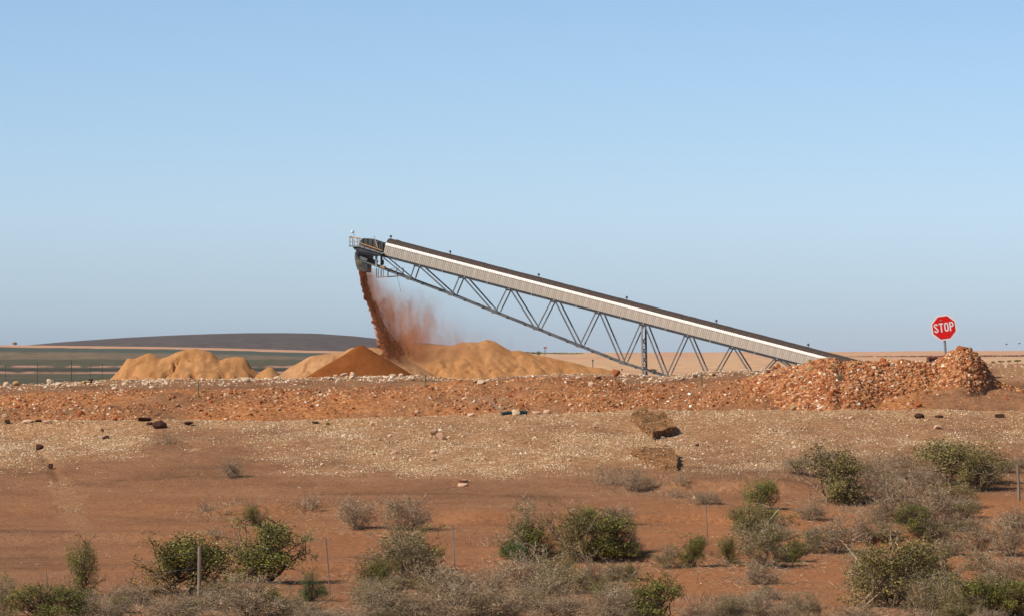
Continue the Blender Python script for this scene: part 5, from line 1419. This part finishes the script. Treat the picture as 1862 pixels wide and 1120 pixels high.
SH = [
 ('green', 150, 1084, 52, 98, 'upright dark green shrub standing alone on the left slope foot'),
 ('mixed', 2, 1125, 60, 80, 'tangled grey green shrub cut by the left edge'),
 ('green', 80, 1128, 110, 62, 'low green shrub at the bottom left corner'),
 ('green', 130, 1118, 70, 50, 'low green shrub at the foot of the upright dark shrub'),
 ('green', 335, 1082, 150, 102, 'wide green bush directly behind the thick wooden post'),
 ('green', 484, 1058, 118, 104, 'dense round green bush casting a black shadow to its right'),
 ('sparse', 432, 1010, 35, 60, 'bare twiggy shoot at the left side of the dense round bush'),
 ('green', 459, 956, 44, 37, 'small green shrub above the dense round bush'),
 ('bright', 567, 1093, 50, 54, 'small bright green shrub left of a thin leaning post'),
 ('dry', 420, 867, 46, 36, 'dark dry tuft alone on the bare brown slope'),
 ('sparse', 305, 806, 64, 26, 'sprawling dry twigs just below the round dark boulder'),
 ('sparse', 375, 930, 52, 26, 'dry tuft left of the small green shrub'),
 ('sparse', 415, 934, 60, 14, 'low dry tuft touching the small green shrub'),
 ('sparse', 562, 926, 60, 40, 'thin dry shrub between small green shrub and two grey bushes'),
 ('dry', 650, 962, 88, 60, 'left of two grey dry bushes on the middle slope'),
 ('dry', 737, 964, 92, 62, 'right of two grey dry bushes, tinged green on top'),
 ('sparse', 562, 980, 34, 20, 'little dry tuft right of the dense round bush'),
 ('sparse', 395, 975, 50, 24, 'dry tuft above the shoot beside the round bush'),
 ('mixed', 735, 1052, 140, 88, 'loose green bush with straggling branches below the grey bushes'),
 ('green', 752, 1040, 100, 76, 'darker green bush inside the straggling bush'),
 ('green', 685, 1072, 72, 56, 'green shrub at the lower left of the straggling bush'),
 ('dry', 450, 1125, 140, 82, 'large grey twiggy bush below the dense round bush'),
 ('mixed', 522, 1122, 70, 46, 'dark green and dry shrub left of the bright green one'),
 ('dry', 240, 1098, 100, 40, 'low brown brush left of the thick wooden post'),
 ('dry', 195, 1124, 90, 40, 'brown brush at the bottom right of the corner shrubs'),
 ('dry', 325, 1128, 130, 55, 'grey brush in front of the thick wooden post'),
 ('dry', 385, 1108, 80, 40, 'grey brush right of the thick wooden post'),
 ('dry', 700, 1125, 120, 62, 'grey brush below the straggling green bush'),
 ('mixed', 675, 1105, 60, 45, 'pale spiky shrub under the left green shrub'),
 ('dry', 815, 1100, 120, 80, 'grey bush right of the straggling green bush'),
 ('dry', 850, 1128, 140, 70, 'tall grey brush at the bottom centre'),
 ('dry', 770, 1128, 100, 50, 'grey brush at bottom left of centre'),
 ('mixed', 955, 1018, 100, 108, 'tall leggy green shrub with a bare sprig on top'),
 ('green', 968, 1016, 66, 62, 'dark green growth inside the leggy shrub'),
 ('olive', 1045, 1016, 110, 92, 'big brownish green bush with bare trunks at its base'),
 ('green', 1098, 1010, 96, 72, 'green right half of the big brownish bush'),
 ('green', 1063, 985, 48, 60, 'upright dark shoot crowning the big brownish bush'),
 ('dry', 1142, 1010, 56, 46, 'reddish brown dry shrub right of the big bush'),
 ('dry', 1126, 955, 66, 40, 'round grey dry shrub above the big bush'),
 ('green', 923, 1008, 40, 26, 'small green sprig left of the leggy shrub'),
 ('bright', 945, 1022, 40, 36, 'vivid green clump at the foot of the leggy shrub'),
 ('dry', 960, 1068, 120, 76, 'grey brush below the leggy shrub'),
 ('mixed', 1020, 1078, 110, 78, 'brush with green patches below the big brownish bush'),
 ('green', 1018, 1062, 56, 48, 'green patch in the middle of the brush below the big bush'),
 ('dry', 1075, 1072, 80, 66, 'grey twiggy brush below the big brownish bush'),
 ('green', 1092, 1086, 44, 36, 'dark green clump at the right end of the brush'),
 ('sparse', 1115, 1046, 34, 28, 'dry reddish sprig above the small lone green clump'),
 ('green', 1146, 1052, 32, 28, 'small lone green clump on bare sand at the centre right'),
 ('mixed', 1213, 1032, 58, 44, 'grey half of the paired shrubs on bare sand'),
 ('green', 1262, 1030, 46, 54, 'green half of the paired shrubs on bare sand'),
 ('green', 1192, 1128, 96, 76, 'dense dark green bush at the bottom right of centre'),
 ('dry', 930, 1128, 120, 56, 'grey brush on the bottom edge left of centre'),
 ('dry', 1020, 1128, 130, 52, 'grey brush on the bottom edge at the centre'),
 ('dry', 1105, 1128, 90, 58, 'grey brush left of the dense dark bush'),
 ('dry', 1160, 893, 66, 42, 'olive grey dry bush below the lower slab'),
 ('sparse', 1110, 880, 44, 30, 'dry grass clump left of the olive grey bush'),
 ('sparse', 1228, 904, 44, 24, 'small dry shrub right of the olive grey bush'),
 ('sparse', 1237, 882, 30, 30, 'bare forked twig below the lower slab'),
 ('dry', 1285, 916, 60, 26, 'low dead shrub with a pale stone beside it'),
 ('green', 1383, 926, 52, 50, 'round green shrub standing on the red ledge'),
 ('olive', 1368, 985, 90, 60, 'yellowish green bush below the round green shrub'),
 ('green', 1392, 972, 76, 46, 'green bush just under the round green shrub'),
 ('mixed', 1385, 1030, 110, 80, 'grey green bush in the middle of the right cluster'),
 ('green', 1325, 1024, 44, 46, 'green shrub at the left of the right cluster'),
 ('green', 1436, 1022, 56, 46, 'green shrub with yellow leaves in the right cluster'),
 ('dry', 1385, 1062, 88, 42, 'pale dry brush at the foot of the right cluster'),
 ('mixed', 1474, 1006, 60, 48, 'mixed shrub between yellow leaved shrub and grey brush'),
 ('bright', 1477, 988, 28, 24, 'small vivid green clump in the grey brush'),
 ('dry', 1475, 945, 70, 40, 'dim brown brush above the vivid green clump'),
 ('dry', 1515, 1004, 110, 72, 'grey brush on the lip of the red sand'),
 ('dry', 1565, 985, 70, 50, 'grey brush right of the vivid green clump'),
 ('olive', 1508, 914, 110, 92, 'large olive bush behind a thin pale post'),
 ('green', 1530, 908, 70, 72, 'darker right side of the large olive bush'),
 ('dry', 1450, 862, 60, 36, 'pale dry brush on the bank left of the large olive bush'),
 ('dry', 1590, 888, 90, 58, 'grey brush right of the large olive bush'),
 ('dry', 1640, 868, 80, 44, 'faint dry brush between two olive bushes'),
 ('dry', 1640, 950, 110, 88, 'big grey brush above the pointed green shrub'),
 ('dry', 1700, 958, 90, 76, 'grey brush right of the pointed green shrub'),
 ('green', 1662, 968, 56, 50, 'pointed green shrub on the edge of bare sand'),
 ('olive', 1745, 880, 130, 74, 'wide olive bush near the right edge of the bank'),
 ('olive', 1782, 892, 80, 70, 'shaded right side of the wide olive bush'),
 ('olive', 1732, 924, 92, 48, 'green bush below the wide olive bush'),
 ('mixed', 1828, 858, 52, 26, 'grey green tuft left of the thick right post'),
 ('dry', 1858, 850, 40, 26, 'dry tuft on the bank behind the right post'),
 ('dry', 1775, 1000, 90, 60, 'grey brush on sand at the right'),
 ('dry', 1840, 1010, 90, 76, 'grey brush cut by the right edge'),
 ('dry', 1730, 1010, 60, 36, 'low spiky dry shrub on sand at the right'),
 ('olive', 1620, 1104, 140, 118, 'large olive and grey bush at the lower right'),
 ('mixed', 1570, 1070, 90, 80, 'straggling left side of the large lower right bush'),
 ('green', 1642, 1092, 96, 76, 'dark green heart of the large lower right bush'),
 ('olive', 1690, 1062, 90, 72, 'upper right side of the large lower right bush'),
 ('sparse', 1700, 990, 60, 40, 'thin pale stalks above the large lower right bush'),
 ('mixed', 1745, 1112, 110, 90, 'green and grey shrub right of the large bush'),
 ('green', 1780, 1120, 90, 66, 'dark green shrub on the bottom edge near the right corner'),
 ('green', 1848, 1122, 80, 66, 'green shrub in the bottom right corner'),
 ('dry', 1830, 1070, 100, 60, 'grey brush above the corner shrub'),
 ('mixed', 1470, 1126, 62, 52, 'grey green shrub on the bottom edge on bare sand'),
 ('mixed', 1325, 1128, 72, 50, 'low mixed shrub on the bottom edge right of the dark bush'),
 ('dry', 1380, 1122, 70, 50, 'dry brush on the bottom edge beside the low mixed shrub'),
 ('green', 1394, 1079, 26, 16, 'tiny dark green shrub leaning right on bare sand'),
 ('dry', 1275, 1130, 60, 36, 'grey brush on the bottom edge beside the dark bush'),
 ('dry', 1560, 1132, 90, 34, 'dry grass on the bottom edge under the large bush'),
 ('dry', 560, 1135, 90, 40, 'pale brush on the bottom edge below the bright green shrub'),
 ('dry', 985, 1100, 110, 70, 'pale tangled brush between the bottom centre brush and the big bush'),
 ('dry', 890, 1090, 90, 60, 'grey brush left of the pale tangled brush'),
 ('mixed', 880, 1130, 70, 60, 'brush with green leaves low at the bottom centre'),
 ('dry', 1130, 1105, 60, 46, 'grey brush on the upper left of the dense dark bush'),
 ('dry', 1425, 1132, 60, 36, 'pale brush between two bottom edge shrubs on sand'),
 ('dry', 1620, 905, 80, 50, 'tan brush above the big grey brush'),
 ('dry', 1680, 900, 70, 56, 'tan brush left of the green bush below the wide olive bush'),
 ('dry', 1600, 950, 70, 40, 'tan brush on the left of the big grey brush'),
 ('dry', 1420, 985, 60, 46, 'brown brush between the yellowish bush and the grey brush'),
 ('mixed', 1690, 1120, 90, 80, 'leafy grey shrub under the large lower right bush'),
 ('dry', 1845, 960, 70, 40, 'pale brush on sand below the thick right post'),
 ('dry', 1505, 850, 80, 36, 'dry stalks on the bank behind the large olive bush'),
 ('dry', 1400, 1090, 60, 24, 'low litter brush below the pale dry brush'),
 ('green', 500, 1100, 50, 34, 'dark green clump under the dense round bush'),
 ('green', 1400, 1000, 60, 40, 'dark leafy clump in the middle of the right cluster'),
 ('sparse', 1680, 1130, 80, 30, 'dry stalks on the bottom edge near the right'),
 ('dry', 610, 1130, 100, 24, 'low dry litter brush on the bottom edge'),
]
for s in SH:
    shrub(*s)
gb = random.Random(44)
for (x0, x1, y0, y1, n, where) in ((150, 560, 1092, 1135, 17, 'left of the bright green shrub'), (640, 1140, 1050, 1138, 30, 'between the straggling bush and the dense dark bush'),
                            (1260, 1450, 1112, 1138, 6, 'right of the dense dark bush'), (1700, 1862, 1040, 1138, 12, 'in the bottom right corner'), (1540, 1760, 900, 985, 9, 'around the big grey brush')):
    for k in range(n):
        px = gb.uniform(x0, x1); py = gb.uniform(y0, y1)
        kd = gb.choice(['dry', 'dry', 'mixed', 'mixed', 'olive', 'sparse'])
        w = gb.uniform(40, 85)
        shrub(kd, px, py, w, w * gb.uniform(0.35, 0.7), {'dry': 'straw coloured', 'mixed': 'grey green', 'sparse': 'thin leafless', 'olive': 'leafy olive'}[kd] + ' tuft in the tangled brush ' + where, 'tangled brush tufts ' + where)
# the small grey-green bush on the long rubble heap
shrub('mixed', 1527, 693, 15, 15, 'small grey green tuft growing on the long rubble heap')
# dead branches
def deadwood(px, py, w, h, label, seed):
    g = np.random.default_rng(seed); q = locate(px, py); s_ = q.y / F
    s0, s1, a, b, tips = branch_system(g, 3, 2, False, 0.35, 1.0, 0.03, 2)
    # lay it over sideways
    def lay(p): return np.stack([(p[:, 2] - 0.5) * w * s_, p[:, 1] * w * s_ * 0.6, np.abs(p[:, 0]) * h * s_ * 1.6 + 0.02], -1)
    v, f = tubes3(lay(s0), lay(s1), a * w * s_ * 0.5, b * w * s_ * 0.5)
    o = link('dead_branch', np_mesh('dead_branch', v, f), M_TWIG, None, label, 'branch'); o.location = q
deadwood(1212, 968, 34, 8, 'pale dead branch on bare sand above the paired shrubs', 1)
deadwood(1270, 965, 20, 8, 'pale twigs beside the thin centre right post', 2)
deadwood(635, 1050, 40, 26, 'dark dead branch leaning left of the straggling bush', 3)
deadwood(600, 1096, 26, 4, 'thin dark stick on sand right of the bright green shrub', 4)
deadwood(1325, 1052, 30, 6, 'black stick left of the pale dry brush', 5)
deadwood(870, 1034, 14, 4, 'short dark stick above the bottom centre brush', 6)
deadwood(447, 868, 18, 18, 'pale bare twig beside the dark dry tuft', 7)
rock(1263, 907, 6, 6, M_WHITEROCK, 'pale stone at the foot of the low dead shrub', seed=3)

# dry grass and litter (stuff)
def litter():
    g = np.random.default_rng(909)
    cs = [(s[1], s[2], s[3]) for s in SH]
    P0, P1 = [], []; 
    for (px, py, w) in cs:
        q = locate(px, min(py, 1118)); s_ = q.y / F
        n = int(w * 4.0)
        x = q.x + g.normal(scale=w * s_ * 0.55, size=n); y = q.y + g.normal(scale=max(w * s_ * 0.7, 0.9), size=n)
        z = full_h(x, y)
        b = np.stack([x, y, z], -1)
        d = g.normal(size=(n, 3)) * np.array([1, 1, 0.35]); d[:, 2] = np.abs(d[:, 2]) + 0.1
        d = d / np.linalg.norm(d, axis=1)[:, None] * g.uniform(0.04, 0.20, n)[:, None]
        P0.append(b); P1.append(b + d)
    # extra clumps of low dry grass on the open ground
    for (px, py, w, n) in ((400, 925, 70, 260), (560, 922, 50, 160), (1110, 868, 60, 500), (1200, 880, 70, 300), (1350, 862, 120, 600), (1480, 850, 140, 800), (1620, 840, 110, 700), (1700, 855, 60, 200), (900, 990, 60, 120), (1560, 930, 80, 350), (1690, 1000, 70, 250), (1800, 960, 100, 500), (1840, 850, 60, 300), (250, 1100, 140, 700), (560, 1118, 90, 260), (130, 930, 40, 60), (1300, 1095, 80, 260), (860, 1065, 100, 500)):
        q = locate(px, py); s_ = q.y / F
        x = q.x + g.normal(scale=w * s_ * 0.45, size=n); y = q.y + g.normal(scale=w * s_ * 0.9, size=n); z = full_h(x, y)
        b = np.stack([x, y, z], -1)
        d = g.normal(size=(n, 3)) * np.array([0.5, 0.5, 0.4]); d[:, 2] = np.abs(d[:, 2]) + 0.5
        d = d / np.linalg.norm(d, axis=1)[:, None] * g.uniform(0.06, 0.26, n)[:, None]
        P0.append(b); P1.append(b + d)
    P0 = np.concatenate(P0); P1 = np.concatenate(P1); n = len(P0)
    v, f = tubes3(P0, P1, g.uniform(0.002, 0.006, n), np.full(n, 0.0015))
    link('dry_grass', np_mesh('dry_grass', v, f), M_TWIG, label='dry grass stalks and twig litter around the shrubs', cat='grass', kind='stuff')
litter()
# ------------------------------------------------------------------ air
def haze_box():
    m = MB(); m.box(-7000, 7000, -400, 7000, -6.6, 30.0)
    mt, n, l, b = mat_new('haze_air'); n.remove(b)
    pv = n.new('ShaderNodeVolumePrincipled'); pv.inputs['Color'].default_value = (0.86, 0.90, 0.97, 1); pv.inputs['Density'].default_value = 3.2e-5
    pv.inputs['Anisotropy'].default_value = 0.3
    l.new(pv.outputs[0], n['Material Output'].inputs['Volume'])
    m.build('haze', mt, kind='stuff')
haze_box()
